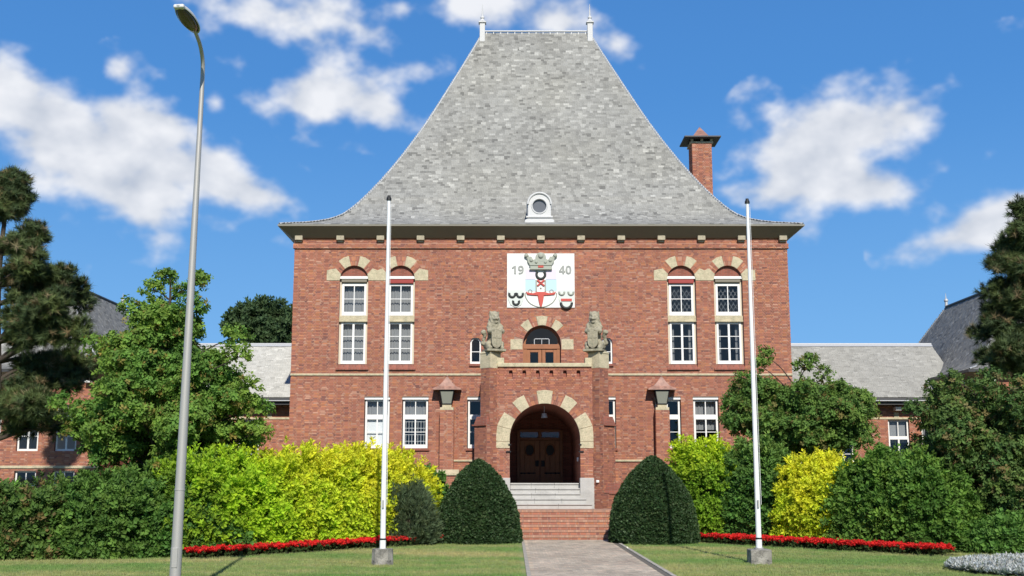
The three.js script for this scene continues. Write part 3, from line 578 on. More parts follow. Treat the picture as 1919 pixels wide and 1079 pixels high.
// ---------------------------------------------------------------- the porch, part of the hall
const porch = new THREE.Group(); porch.name = 'porch'; porch.position.set(0.04, 0, 0); hall.add(porch);
const PR = 1.415, PSP = 3.73, PZ = 3.5;
{
  const b = [];
  // block with the barrel-vaulted way through
  const s = new THREE.Shape(); s.moveTo(-2.15, 0); s.lineTo(-PR, 0); s.lineTo(-PR, PSP); s.absarc(0, PSP, PR, Math.PI, 0, true); s.lineTo(PR, 0); s.lineTo(2.15, 0); s.lineTo(2.15, 5.7); s.lineTo(-2.15, 5.7);
  const eg = new THREE.ExtrudeGeometry(s, { depth: PZ - 0.008 + 3.4, bevelEnabled: false, curveSegments: 32 }).translate(0, 0, -3.4), gr = eg.groups.map((q) => ({ ...q }));
  const t = muv(eg); gr.forEach((q) => t.addGroup(q.start, q.count, q.materialIndex));
  const bm = new THREE.Mesh(t, [M.mortar, M.reveal]); bm.name = 'porch_wall'; bm.castShadow = bm.receiveShadow = true; porch.add(bm);
  // parapet with six small round-headed slots
  const xs = [-1.37, -0.822, -0.274, 0.274, 0.822, 1.37], sh = new THREE.Shape([[-2.15, 5.7], [2.15, 5.7], [2.15, 6.62], [-2.15, 6.62]].map((p) => new THREE.Vector2(...p)));
  part('parapet', [box(-2.14, 2.14, 5.71, 6.61, PZ - 0.36, PZ - 0.14), muv(extr(sh, PZ - 0.15, PZ - 0.008, 0, xs.map((x) => archPath(x, 0.15, 6.22, 6.42)))), box(-2.15, -1.85, 5.7, 6.62, 0, PZ - 0.36), box(1.85, 2.15, 5.7, 6.62, 0, PZ - 0.36)], M.reveal, porch);
  courses(b, 1.0, 6.62, (y) => subtract([[-2.15, 2.15]], [...(y < PSP + PR + 0.4 ? archCut(0, PR * 2, 0.5, PSP, 0.36)(y) : []), ...xs.flatMap((x) => archCut(x, 0.15, 6.22, 6.42)(y))]), PZ - 0.006, 71);
  archBricks(b, 0, PSP, PR, 0.36, -Math.PI / 2, Math.PI / 2, PZ - 0.004, [[-0.17, 0.17], [-0.74, -0.45], [0.45, 0.74], [-1.6, -0.99], [0.99, 1.6]]);
  for (const q of [-1, 1]) courses(b, 1.0, 6.62, () => [[0, PZ - 0.1]], 0, 73 + q, (x, y) => [q * 2.156, y, x], Math.PI / 2);
  part('coping', [rbox(-1.9, 1.9, 6.62, 6.78, PZ - 0.42, PZ + 0.08, 0.025), rbox(-2.22, -1.8, 6.62, 6.76, 0.02, PZ - 0.44, 0.02), rbox(1.8, 2.22, 6.62, 6.76, 0.02, PZ - 0.44, 0.02)], M.stone, porch);
  part('cross_stone', [box(-0.06, 0.06, 6.0, 6.2, PZ - 0.01, PZ + 0.03)], M.reveal, porch);
  // voussoirs
  for (const [p, q] of [[-0.17, 0.17], [-0.74, -0.45], [0.45, 0.74]]) part('arch_stone', sector(0, PSP, PR, PR + 0.53, p, q, PZ - 0.1, PZ + 0.03), M.stone, porch);
  for (const q of [-1, 1]) {
    const a0 = 0.99, mid = 1.3, O = PR + 0.55, pt = (a, r) => [q * Math.sin(a) * r, PSP + Math.cos(a) * r];
    const up = [pt(a0, PR), pt(1.1, PR), pt(1.2, PR), pt(mid, PR), pt(mid, O + 0.02), pt(1.15, O), pt(a0, O - 0.02)];
    const lo = [pt(mid + 0.006, PR), pt(1.44, PR), pt(1.57, PR), [q * PR, PSP - 0.1], [q * (O + 0.02), PSP - 0.1], pt(mid + 0.006, O + 0.02)];
    part('arch_stone', muv(extr(q > 0 ? up.reverse() : up, PZ - 0.1, PZ + 0.03, 0.01)), M.stone, porch);
    part('arch_stone', muv(extr(q > 0 ? lo.reverse() : lo, PZ - 0.1, PZ + 0.03, 0.01)), M.stone, porch);
    part('arch_stone', rbox(q * PR, q * (O + 0.02), 3.36, PSP - 0.108, PZ - 0.1, PZ + 0.03, 0.012), M.stone, porch);
    part('plinth_stone', rbox(q * (PR - 0.02), q * 1.97, 0.9, 2.19, PZ - 0.6, PZ + 0.035, 0.02), M.step, porch);
    part('hinge_pin', [3.2, 3.48].map((y) => box(q * (PR - 0.06), q * (PR + (y < 3.4 ? 0.14 : 0.05)), y, y + 0.05, PZ + 0.03, PZ + 0.07)), M.iron, porch);
    // diagonal corner piers, stepping out as they go down
    const pier = (hd, y0, y1, top = hd) => new THREE.CylinderGeometry(top, hd, y1 - y0, 4, 1).translate(q * (2.2 + Math.max(hd, top) - 0.38), (y0 + y1) / 2, PZ - 0.12);
    part('corner_pier', [[0.38, 4.3, 6.58], [0.5, 1.75, 4.3], [0.66, 0.9, 1.6]].map(([hd, y0, y1]) => flat(pier(hd, y0, y1))), M.mortar, porch);
    part('pier_offset', [flat(pier(0.52, 4.3, 4.62, 0.40)), flat(pier(0.68, 1.6, 1.98, 0.5)), flat(pier(0.56, 4.25, 4.31, 0.56)), flat(pier(0.7, 1.55, 1.61, 0.7))], M.reveal, porch);
    for (const [hd, y0, y1] of [[0.38, 4.26, 6.58], [0.5, 1.56, 4.25], [0.66, 0.95, 1.55]]) for (const w of [-1, 1]) {
      const half = (hd / Math.SQRT2), c = Math.SQRT1_2;
      courses(b, y0, y1, () => [[-half, half]], half + 0.004, 80 + Math.round(y0) + w, (x, y, zz) => [q * (2.2 + hd - 0.38) + (x * c + w * zz * c), y, PZ - 0.12 + (-w * x * c + zz * c)], w * Math.PI / 4);
    }
    const ped = new THREE.CylinderGeometry(0.42, 0.42, 0.62, 4, 1);
    part('pedestal', [flat(ped.translate(q * 2.2, 6.88, PZ - 0.12)), flat(new THREE.CylinderGeometry(0.38, 0.45, 0.08, 4, 1).translate(q * 2.2, 7.21, PZ - 0.12)), rbox(q * 2.0 - 0.36, q * 2.0 + 0.36, 6.62, 7.0, PZ - 0.6, PZ + 0.02, 0.03)], M.stone, porch);
  }
  brickwork(b, porch, 91, 0.95);
  part('floor_slab', box(-1.41, 1.41, 1.2, 1.975, -3.3, 3.0), M.step, porch);
  part('end_wall', box(-2.1, 2.1, 0, 5.6, -3.5, -3.35), M.reveal, porch);
  part('ceiling_lamp', [cyl(0.14, 0.1, 4.62, 4.8, 0, 2.6, 14), cyl(0.015, 0.015, 4.8, 5.1, 0, 2.6, 6)], M.lead, porch);
  part('notice_plate', rbox(1.35, 1.41, 2.86, 3.02, 2.2, 2.36, 0.01), M.paint, porch);
  part('wall_lamp', [rbox(2.02, 2.14, 2.0, 2.1, PZ - 0.02, PZ + 0.28, 0.02)], M.paint, porch);
}
{ // double entrance door at the back of the porch
  const z = -3.28, d = part('entrance_door', [rbox(-1.05, -0.92, 1.98, 4.35, z - 0.08, z + 0.06, 0.01), rbox(0.92, 1.05, 1.98, 4.35, z - 0.08, z + 0.06, 0.01), rbox(-0.92, 0.92, 3.9, 4.02, z - 0.08, z + 0.06, 0.01), rbox(-0.92, 0.92, 4.28, 4.4, z - 0.08, z + 0.06, 0.01), rbox(-0.06, 0.06, 4.02, 4.28, z - 0.08, z + 0.05, 0.01)], M.wood, hall);
  for (const s of [-1, 1]) {
    for (let k = 0; k < 4; k++) part('door_board', rbox(s * (0.015 + k * 0.226), s * (0.234 + k * 0.226), 2.0, 3.89, z - 0.05, z, 0.012), M.oak, d);
    part('oval_window', [new THREE.CylinderGeometry(0.2, 0.2, 0.03, 24).rotateX(Math.PI / 2).scale(1, 1.25, 1).translate(s * 0.47, 3.45, z + 0.01)], M.dark, d);
    part('window_ring', new THREE.TorusGeometry(0.21, 0.025, 8, 28).scale(1, 1.25, 1).translate(s * 0.47, 3.45, z + 0.02), M.wood, d);
    part('strap_hinge', [box(s * 0.2, s * 0.92, 2.38, 2.43, z, z + 0.02), ...[0.3, 0.5, 0.7, 0.86].map((x) => new THREE.SphereGeometry(0.04, 8, 6).translate(s * x, 2.4, z + 0.02))], M.iron, d);
    part('handle_plate', rbox(s * 0.05, s * 0.22, 2.7, 2.98, z, z + 0.03, 0.01), M.iron, d);
    part('pane', new THREE.PlaneGeometry(0.8, 0.24).translate(s * 0.49, 4.15, z - 0.02), M.glass, d);
  }
}

// ---------------------------------------------------------------- entrance steps
{
  const st = thing('entrance_steps', 'broad flight of worn red brick steps rising to white stone steps in the porch', 'steps', [1.32, 0, -50]);
  const b = [], r = rng(3), rise = 1.0 / 6;
  for (let i = 0; i < 6; i++) {
    const z1 = 8.25 - i * 0.36, z0 = i === 5 ? -0 + 0.1 : z1 - 0.36, y1 = (i + 1) * rise, x0 = -2.6, x1 = 3.2;
    part('step', box(x0, x1, 0, y1 - 0.075, z0 - (i < 5 ? 0.4 : 0), z1 - 0.032), M.mortar, st);
    courses(b, y1 - rise, y1 - 0.075, () => [[x0, x1]], z1 - 0.035, 200 + i);
    for (let x = x0; x < x1; x += 0.0745) b.push([x + 0.037, y1 - 0.037, z1 - 0.105 + (r() - 0.5) * 0.012, 0.064, 0.072 + (r() - 0.5) * 0.006, 0.215, 0, 0, x * 3, i * 7, 1]);
    for (let k = 1; k < (i === 5 ? 10 : 2); k++) for (let x = x0; x < x1; x += 0.0745) if (i === 5 || k < 2) b.push([x + 0.037, y1 - 0.04, z1 - 0.105 - 0.222 * k, 0.064, 0.07, 0.21, 0, 0, x * 3, i * 7 + k, 1]);
  }
  brickwork(b, st, 95, 0.98);
  const sr = 0.98 / 5;
  for (let i = 0; i < 5; i++) {
    const z1 = 4.5 - i * 0.33, hw = i === 0 ? 1.8 : i === 1 ? 1.6 : 1.39, y0 = 1.0 + i * sr;
    for (let k = 0; k < 3; k++) { const a = lerp(-hw, hw, k / 3 + (k ? (i % 2) * 0.06 - 0.03 : 0)), c = lerp(-hw, hw, (k + 1) / 3 + (k < 2 ? (i % 2) * 0.06 - 0.03 : 0)), back = z1 - (i === 4 ? 1.6 : 0.5); part('stone_step', [rbox(a + 0.004, c - 0.004, y0 + sr - 0.055, y0 + sr, back, z1, 0.014), box(a + 0.004, c - 0.004, i < 2 ? 0.95 : y0 - 0.1, y0 + sr - 0.055, back, z1 - 0.045)], M.step, st); }
  }
}
// terrace beside the steps
part('terrace', box(-6, 9.5, 0, 0.98, -50, -44.6), M.soil, scene).userData.kind = 'structure';


// ---------------------------------------------------------------- coat of arms panel
const font = await new FontLoader().loadAsync('fonts/droid/droid_sans_bold.typeface.json');
{
  const e = thing('coat_of_arms_panel', 'white stone panel above the balcony door with crowned coat of arms and year 1940', 'coat of arms', [1.27, 9.56, -50]);
  const dull = std({ color: rgb(0.36, 0.38, 0.32), roughness: 0.9, bumpMap: tGrain, bumpScale: 0.01 }), black = std({ color: rgb(0.025, 0.03, 0.028), roughness: 0.6 }), red = std({ color: rgb(0.52, 0.07, 0.05), roughness: 0.6 }), blue = std({ color: rgb(0.48, 0.68, 0.77), roughness: 0.8 }), rose = std({ color: rgb(0.70, 0.62, 0.70), roughness: 0.8 });
  const white = std({ color: rgb(0.76, 0.76, 0.73), roughness: 0.75, bumpMap: tGrain, bumpScale: 0.004 });
  part('slab', rbox(-1.49, 1.49, 0, 2.43, -0.05, 0.045, 0.015), white, e);
  const crown = [[-0.46, 1.70], [0.46, 1.70], [0.49, 1.90], [0.58, 2.02], [0.60, 2.16], [0.72, 2.27], [0.68, 2.39], [0.56, 2.37], [0.50, 2.27], [0.42, 2.28], [0.33, 2.13], [0.24, 2.17], [0.22, 2.32], [0.14, 2.42], [0, 2.46]];
  const pts = [...crown, ...crown.slice(0, -1).reverse().map(([x, y]) => [-x, y])].slice(0, -1);
  const cr = part('crown', extr(pts, 0.04, 0.15, 0.02), dull, e);
  part('crown_band', [rbox(-0.5, 0.5, 1.68, 1.75, 0.1, 0.19, 0.02), rbox(-0.5, 0.5, 1.87, 1.92, 0.1, 0.18, 0.015)], dull, cr);
  part('jewel', rbox(-0.12, 0.12, 1.77, 1.86, 0.12, 0.18, 0.015), red, cr);
  for (const [x, y, q] of [[-0.64, 2.32, 0.09], [0.64, 2.32, 0.09], [0, 2.3, 0.12], [-0.42, 2.1, 0.08], [0.42, 2.1, 0.08], [-0.2, 2.02, 0.07], [0.2, 2.02, 0.07]]) part('leaf_boss', new THREE.SphereGeometry(q, 10, 8).scale(1, 1, 0.7).translate(x, y, 0.15), dull, cr);
  const crescent = (x, y, R, w, a) => new THREE.TorusGeometry(R, w, 8, 24, a).rotateZ(-Math.PI / 2 - a / 2).translate(x, y, 0.06);
  part('shield_edge', tube([[-0.69, 0.66, 0.05], [-0.68, 0.5, 0.05], [-0.5, 0.22, 0.05], [-0.2, 0.06, 0.05], [0, 0.03, 0.05], [0.2, 0.06, 0.05], [0.5, 0.22, 0.05], [0.68, 0.5, 0.05], [0.69, 0.66, 0.05]], 0.026, 6, 40), dull, e);
  part('shield_quarter', rbox(-0.68, -0.24, 1.26, 1.70, 0.03, 0.06, 0.005), rose, e); part('shield_quarter', rbox(0.24, 0.70, 1.26, 1.70, 0.03, 0.06, 0.005), rose, e);
  part('shield_quarter', rbox(-0.68, -0.24, 0.74, 1.25, 0.03, 0.06, 0.005), blue, e); part('shield_quarter', rbox(0.24, 0.70, 0.74, 1.25, 0.03, 0.06, 0.005), blue, e);
  part('horn_ring', crescent(0, 1.48, 0.19, 0.055, 4.6), black, e);
  part('centre_panel', [rbox(-0.23, -0.17, 0.72, 1.24, 0.03, 0.09, 0.01), rbox(0.17, 0.23, 0.72, 1.24, 0.03, 0.09, 0.01)], dull, e);
  part('saltire', [0.7, -0.7].map((a) => rbox(-0.2, 0.2, -0.035, 0.035, 0.04, 0.1, 0.01).rotateZ(a).translate(0, 1.1, 0)), red, e);
  part('star', new THREE.ConeGeometry(0.1, 0.2, 5).rotateX(Math.PI / 2).scale(1, 1, 0.5).translate(0, 0.86, 0.05), dull, e);
  part('red_charge', extr([[-0.14, 0.70], [-0.36, 0.64], [-0.5, 0.66], [-0.66, 0.70], [-0.6, 0.58], [-0.4, 0.55], [-0.14, 0.54], [-0.09, 0.25], [-0.03, 0.03], [0.03, 0.03], [0.09, 0.25], [0.14, 0.54], [0.4, 0.55], [0.6, 0.58], [0.66, 0.70], [0.5, 0.66], [0.36, 0.64], [0.14, 0.70]].reverse(), 0.03, 0.1, 0.012), red, e);
  part('side_ring', [-0.47, 0.47].map((x) => new THREE.TorusGeometry(0.08, 0.02, 6, 16).translate(x, 0.72, 0.06)), dull, e);
  const sh = (cx) => extr([[cx - 0.34, 0.8], [cx - 0.34, 0.36], [cx - 0.24, 0.12], [cx, 0.0], [cx + 0.24, 0.12], [cx + 0.34, 0.36], [cx + 0.34, 0.8]], 0.02, 0.075, 0.012);
  const ls = part('small_shield', sh(-1.1), std({ color: rgb(0.62, 0.66, 0.61), roughness: 0.8 }), e);
  for (const [x, y] of [[-1.26, 0.6], [-0.92, 0.6], [-1.09, 0.26]]) part('horn', crescent(x, y, 0.13, 0.05, 3.9).translate(0, 0, 0.03), black, ls);
  const rs = part('small_shield', sh(1.12), std({ color: rgb(0.62, 0.66, 0.61), roughness: 0.8 }), e);
  part('red_bar', rbox(0.88, 1.36, 0.28, 0.40, 0.06, 0.1, 0.012), red, rs);
  part('horn', crescent(1.12, 0.22, 0.24, 0.055, 3.2).translate(0, 0, 0.03), black, rs);
  for (const x of [0.92, 1.32]) part('horn', crescent(x, 0.68, 0.11, 0.042, 3.6).translate(0, 0, 0.03), dull, rs);
  for (const [t, x] of [['19', -1.3], ['40', 0.8]]) part('year_digits', new TextGeometry(t, { font, size: 0.37, depth: 0.03, curveSegments: 6, bevelEnabled: false }).translate(x, 1.51, 0.045), std({ color: rgb(0.33, 0.34, 0.32), roughness: 0.9 }), e);
}

// ---------------------------------------------------------------- carved lions holding shields
function sdfMesh(f, lo, hi, res) {
  const mc = new MarchingCubes(res, new THREE.MeshBasicMaterial(), false, false, 200000), c = [0, 1, 2].map((k) => (lo[k] + hi[k]) / 2), s = Math.max(...[0, 1, 2].map((k) => hi[k] - lo[k])) / 2, h = res / 2;
  for (let z = 0; z < res; z++) for (let y = 0; y < res; y++) for (let x = 0; x < res; x++) mc.field[z * res * res + y * res + x] = -f(c[0] + ((x - h) / h) * s, c[1] + ((y - h) / h) * s, c[2] + ((z - h) / h) * s);
  mc.isolation = 0; mc.update();
  const n = mc.count, g = new THREE.BufferGeometry();
  const p = new Float32Array(n * 3); for (let i = 0; i < n; i++) for (let k = 0; k < 3; k++) p[i * 3 + k] = c[k] + mc.positionArray[i * 3 + k] * s;
  g.setAttribute('position', new THREE.BufferAttribute(p, 3)); g.setAttribute('normal', new THREE.BufferAttribute(mc.normalArray.slice(0, n * 3), 3));
  return muv(g);
}
const cap = (p, a, b, ra, rb) => {
  const d = [b[0] - a[0], b[1] - a[1], b[2] - a[2]], q = [p[0] - a[0], p[1] - a[1], p[2] - a[2]], t = clamp((q[0] * d[0] + q[1] * d[1] + q[2] * d[2]) / (d[0] ** 2 + d[1] ** 2 + d[2] ** 2 + 1e-9), 0, 1);
  return Math.hypot(q[0] - d[0] * t, q[1] - d[1] * t, q[2] - d[2] * t) - lerp(ra, rb, t);
};
const smin = (a, b, k) => { const h = Math.max(k - Math.abs(a - b), 0) / k; return Math.min(a, b) - h * h * k * 0.25; };
function lionField(m) {      // m mirrors left and right
  const bones = [[[0, 0.3, -0.12], [0, 0.85, 0.0], 0.25, 0.22], [[-0.22, 0.22, -0.06], [-0.25, 0.3, 0.14], 0.17, 0.12], [[0.22, 0.22, -0.06], [0.25, 0.3, 0.14], 0.17, 0.12], [[-0.25, 0.16, 0.1], [-0.24, 0.14, 0.32], 0.1, 0.08], [[0.25, 0.16, 0.1], [0.24, 0.14, 0.32], 0.1, 0.08],
    [[0, 0.9, 0.0], [0, 1.12, 0.06], 0.26, 0.22], [[0, 1.3, 0.06], [0, 1.42, 0.03], 0.2, 0.17], [[0, 1.27, 0.2], [0, 1.24, 0.31], 0.1, 0.085], [[0, 1.16, 0.18], [0, 1.14, 0.27], 0.07, 0.06],
    [[-0.2, 0.98, 0.1], [-0.24, 0.78, 0.26], 0.12, 0.09], [[-0.24, 0.78, 0.26], [-0.14, 0.8, 0.36], 0.085, 0.075], [[0.2, 0.98, 0.1], [0.24, 0.78, 0.26], 0.12, 0.09], [[0.24, 0.78, 0.26], [0.14, 0.8, 0.36], 0.085, 0.075],
    [[-0.13, 1.46, 0.04], [-0.16, 1.54, 0.03], 0.06, 0.035], [[0.13, 1.46, 0.04], [0.16, 1.54, 0.03], 0.06, 0.035],
    [[0.26 * m, 0.2, -0.2], [0.42 * m, 0.34, -0.05], 0.07, 0.07], [[0.42 * m, 0.34, -0.05], [0.38 * m, 0.62, 0.06], 0.07, 0.06], [[0.38 * m, 0.62, 0.06], [0.44 * m, 0.74, 0.1], 0.06, 0.11]];
  return (x, y, z) => {
    let d = 9; const p = [x, y, z];
    for (const [a, b, ra, rb] of bones) d = smin(d, cap(p, a, b, ra, rb), 0.07);
    const mane = Math.max(0, 1 - Math.abs(y - 1.15) / 0.45);
    d -= mane * 0.025 * Math.sin(y * 26 + Math.atan2(x, z) * 7) * smoothstep(Math.hypot(x, z - 0.22), 0.12, 0.24);
    d -= 0.018 * noise.noise(x * 9, y * 9, z * 9) + 0.01 * noise.noise(x * 22, y * 22, z * 22);
    d += 0.03 * Math.exp(-((Math.abs(x) - 0.075) ** 2 + (y - 1.34) ** 2) / 0.0012) * (z > 0.1 ? 1 : 0);   // eye sockets
    d += 0.025 * Math.exp(-((y - 1.19) ** 2) / 0.0004) * (z > 0.2 ? 1 : 0);                                     // mouth
    return d;
  };
}
for (const s of [-1, 1]) {
  const t = thing('lion_statue', s < 0 ? 'weathered stone lion with shield on the left pier of the porch' : 'weathered stone lion with shield on the right pier of the porch', 'statue', [1.32 + s * 2.06, 7.24, -46.62], -s * 0.3, 'stone lions on the porch piers');
  t.scale.setScalar(1.06);
  part('body', sdfMesh(lionField(s), [-0.62, -0.02, -0.6], [0.62, 1.62, 0.6], 84), M.greyStone, t);
  part('base', rbox(-0.38, 0.38, 0, 0.09, -0.36, 0.42, 0.02), M.greyStone, t);
  const shp = new THREE.Shape(); shp.moveTo(-0.2, 0.8); shp.lineTo(0.2, 0.8); shp.lineTo(0.2, 0.32); shp.quadraticCurveTo(0.18, 0.16, 0, 0.1); shp.quadraticCurveTo(-0.18, 0.16, -0.2, 0.32);
  const sd = part('shield', muv(extr(shp, 0.32, 0.41, 0.015)), M.greyStone, t);
  part('shield_rib', [rbox(-0.015, 0.015, 0.16, 0.76, 0.4, 0.43, 0.006), rbox(-0.17, 0.17, 0.5, 0.53, 0.4, 0.43, 0.006)], M.greyStone, sd);
}

// ---------------------------------------------------------------- lantern piers against the front wall
for (const [x, lab] of [[-2.80, 'brick pier with a pyramid roofed lantern left of the porch'], [6.46, 'brick pier with a pyramid roofed lantern right of the porch']]) {
  const t = thing('lantern_pier', lab, 'lantern', [x, 0, -50], 0, 'lantern piers beside the porch'), b = [];
  part('shaft', [box(-0.28, 0.28, 2.5, 5.06, 0, 0.45), box(-0.5, 0.5, 1.45, 2.3, 0, 0.72)], M.mortar, t);
  courses(b, 2.5, 5.06, () => [[-0.286, 0.286]], 0.446, 301); courses(b, 1.45, 2.3, () => [[-0.506, 0.506]], 0.716, 302);
  for (const s of [-1, 1]) { courses(b, 2.5, 5.06, () => [[0.01, 0.44]], 0, 303, (xx, y) => [s * 0.286, y, xx], Math.PI / 2); courses(b, 1.45, 2.3, () => [[0.01, 0.71]], 0, 304, (xx, y) => [s * 0.506, y, xx], Math.PI / 2); }
  brickwork(b, t, 305);
  part('weathering_stone', extr([[0.0, 0], [0.8, 0], [0.8, 0.08], [0.46, 0.24], [0, 0.24]], -0.55, 0.55, 0.01).rotateY(-Math.PI / 2).translate(0, 2.3, 0), M.stone, t);
  part('base_stone', rbox(-0.65, 0.65, 0.9, 1.45, 0, 0.9, 0.02), M.stone, t);
  part('collar_stone', [rbox(-0.29, 0.29, 5.06, 5.18, 0.0, 0.46, 0.012), rbox(-0.2, 0.2, 5.18, 5.32, 0.02, 0.42, 0.012)], M.stone, t);
  const lan = part('lantern_frame', [[-1, -1], [1, -1], [-1, 1], [1, 1]].map(([sx, sz]) => taper([[sx * 0.2, 5.32, 0.28 + sz * 0.15], [sx * 0.3, 5.92, 0.28 + sz * 0.22]], 0.022, 0.022, 6, 2)).concat([rbox(-0.22, 0.22, 5.31, 5.35, 0.10, 0.46, 0.008), rbox(-0.32, 0.32, 5.88, 5.93, 0.04, 0.52, 0.008)]), M.iron, t);
  const gl = new THREE.CylinderGeometry(0.28 * Math.SQRT2, 0.19 * Math.SQRT2, 0.54, 4, 1, true).rotateY(Math.PI / 4).scale(1, 1, 0.74).translate(0, 5.62, 0.28); part('lantern_glass', flat(gl), M.milk, lan);
  const rf = []; const ring4 = [[0.61, 5.93], [0.60, 5.99], [0.36, 6.10], [0.2, 6.27], [0.03, 6.5]];
  for (let i = 0; i < 4; i++) rf.push(flat(new THREE.CylinderGeometry(ring4[i + 1][0] * Math.SQRT2, ring4[i][0] * Math.SQRT2, ring4[i + 1][1] - ring4[i][1], 4, 1, true).rotateY(Math.PI / 4).scale(1, 1, 0.46).translate(0, (ring4[i][1] + ring4[i + 1][1]) / 2, 0.30)));
  part('lantern_roof', [...rf, new THREE.SphereGeometry(0.035, 8, 6).translate(0, 6.53, 0.3), box(-0.6, 0.6, 5.925, 5.94, 0.03, 0.57)], M.copper, t);
}

// ---------------------------------------------------------------- low wings and end pavilions
function eavesRing(X0, X1, Z0, Z1, o0, y0, o1, y1) {
  const c = (o) => [[X0 - o, Z1 + o], [X1 + o, Z1 + o], [X1 + o, Z0 - o], [X0 - o, Z0 - o]], p = [], A = c(o0), B = c(o1);
  for (let i = 0; i < 4; i++) { const j = (i + 1) % 4; for (const [v, y] of [[A[i], y0], [A[j], y0], [B[j], y1], [A[i], y0], [B[j], y1], [B[i], y1]]) p.push(v[0], y, v[1]); }
  const g = new THREE.BufferGeometry(); g.setAttribute('position', new THREE.Float32BufferAttribute(p, 3)); g.computeVertexNormals(); return muv(g);
}
function brickWall(root, x0, x1, y0, y1, z, rects, seed) {
  const s = new THREE.Shape([[x0, y0], [x1, y0], [x1, y1], [x0, y1]].map((p) => new THREE.Vector2(...p)));
  const eg = new THREE.ExtrudeGeometry(Object.assign(s, { holes: rects.map((q) => rectPath(...q)) }), { depth: 0.3, bevelEnabled: false }).translate(0, 0, z - 0.308), gr = eg.groups.map((q) => ({ ...q })), t = muv(eg);
  gr.forEach((q) => t.addGroup(q.start, q.count, q.materialIndex));
  const m = new THREE.Mesh(t, [M.mortar, M.reveal]); m.name = 'wall'; m.castShadow = m.receiveShadow = true; root.add(m);
  const b = []; courses(b, y0, y1, (y) => subtract([[x0, x1]], rects.flatMap((q) => rectCut(...q)(y))), z - 0.006, seed);
  brickwork(b, root, seed + 1, 1.02); return m;
}
function wingWindow(root, a, b, y0, y1, z) {
  const fr = [], ba = [], pa = [];
  sash(fr, ba, pa, a + 0.02, b - 0.02, lerp(y0, y1, 0.66) - 0.05, y1, z - 0.12, 2, 1, { edge: 0.07 });
  sash(fr, ba, pa, a + 0.02, b - 0.02, y0, lerp(y0, y1, 0.66) - 0.05, z - 0.10, 2, 2, { edge: 0.075, mid: 0.04 });
  return addWindow(root, fr, ba, pa);
}
for (const s of [-1, 1]) {
  const side = s < 0 ? 'left' : 'right';
  const w = thing('side_wing', s < 0 ? 'low brick wing with a pale slate roof left of the town hall' : 'low brick wing with a slate roof right of the town hall', 'building wing', [1.28, 0, -57]);
  const xs = s < 0 ? [-18.9, -16.75, -14.25] : [12.9, 15.02, 17.77, 19.4], X0 = s < 0 ? -21 : 10.9, X1 = s < 0 ? -10.9 : 21;
  const rects = xs.map((x) => [x - 0.52, x + 0.52, 2.55, 5.02]);
  brickWall(w, X0, X1, 0, 5.72, 0, rects, 400 + s);
  for (const q of rects) { const v = wingWindow(w, q[0], q[1], q[2], q[3], 0); part('sill', rbox(q[0] - 0.05, q[1] + 0.05, 2.44, 2.55, -0.2, 0.07, 0.01), M.reveal, v); part('room_blind', box(q[0] + 0.1, q[1] - 0.1, 3.9, 4.95, -0.32, -0.31), M.curtain, v); }
  part('floor', [box(X0, X1, 0.2, 6, -7.6, -7.3), box(X0, X1, 1.9, 2, -7.3, -0.3)], M.room, w);
  part('band', rbox(X0, X1, 5.04, 5.14, -0.05, 0.035, 0.01), M.stone, w);
  for (let k = 0; k < 8; k++) { const x = s * (12.15 + k * 1.39) + (s < 0 ? 0.3 : -0.03); if (x > X0 && x < X1) { part('corbel', rbox(x - 0.14, x + 0.14, 5.46, 5.64, 0, 0.4, 0.015), M.paint, w); part('block_stone', rbox(x - 0.12, x + 0.12, 5.14, 5.38, -0.05, 0.03, 0.01), M.stone, w); } }
  part('gutter', [rbox(X0, X1, 5.92, 6.03, 0.62, 0.82, 0.02), box(X0, X1, 5.72, 5.76, -0.02, 0.7), box(X0, X1, 5.76, 5.92, 0.55, 0.6)], M.gutter, w);
  part('gutter_lip', rbox(X0, X1, 5.88, 5.93, 0.6, 0.86, 0.015), M.lead, w);
  const f = (t) => 6.05 + t * 0.645 + 0.006 * t * t, T = 4.6;
  const rf = part('roof', (() => {
    const p = []; for (const q of [1, -1]) for (let i = 0; i < 8; i++) { const a = (T * i) / 8, b = (T * (i + 1)) / 8, v = (x, t) => [x, f(t) - 0.03, 0.8 - (q > 0 ? t : 2 * T - t)]; for (const e of [v(X0, a), v(X1, a), v(X1, b), v(X0, a), v(X1, b), v(X0, b)]) p.push(...e); }
    const g = new THREE.BufferGeometry(); g.setAttribute('position', new THREE.Float32BufferAttribute(p, 3)); g.computeVertexNormals(); return plain(g);
  })(), M.slateBack, w);
  slates(slopeRows(f, T, 0.13, () => 5.05).map((q) => ({ ...q, x0: X0, x1: X1, z: q.z + 0.8 })), rf, 420 + s, { tone: s < 0 ? 1.75 : 1.2, even: 0.5, width: 0.16, exposure: 0.13 });
  part('ridge_flashing', [box(X0, X1, 0, 0.015, 0, 0.26).rotateX(0.6).translate(0, f(T) + 0.06, 0.8 - T + 0.0), tube([[X0, f(T) + 0.07, 0.8 - T], [X1, f(T) + 0.07, 0.8 - T]], 0.055, 6, 2)], M.lead, rf);

  const p = thing('end_pavilion', s < 0 ? 'brick pavilion with a steep slate roof behind the pine at the left edge' : 'brick pavilion with a steep slate roof behind the pine at the right edge', 'pavilion', [1.28 + s * 23.46, 0, -60.55]);
  const HW = 3.3, HD = 7.5;
  const wr = [-1.75, 0, 1.75].flatMap((x) => [[x - 0.5, x + 0.5, 3.4, 5.5], [x - 0.5, x + 0.5, 0.7, 2.5]]);
  brickWall(p, -HW, HW, 0, 6.75, HD, wr, 440 + s);
  for (const q of wr) wingWindow(p, q[0], q[1], q[2], q[3], HD);
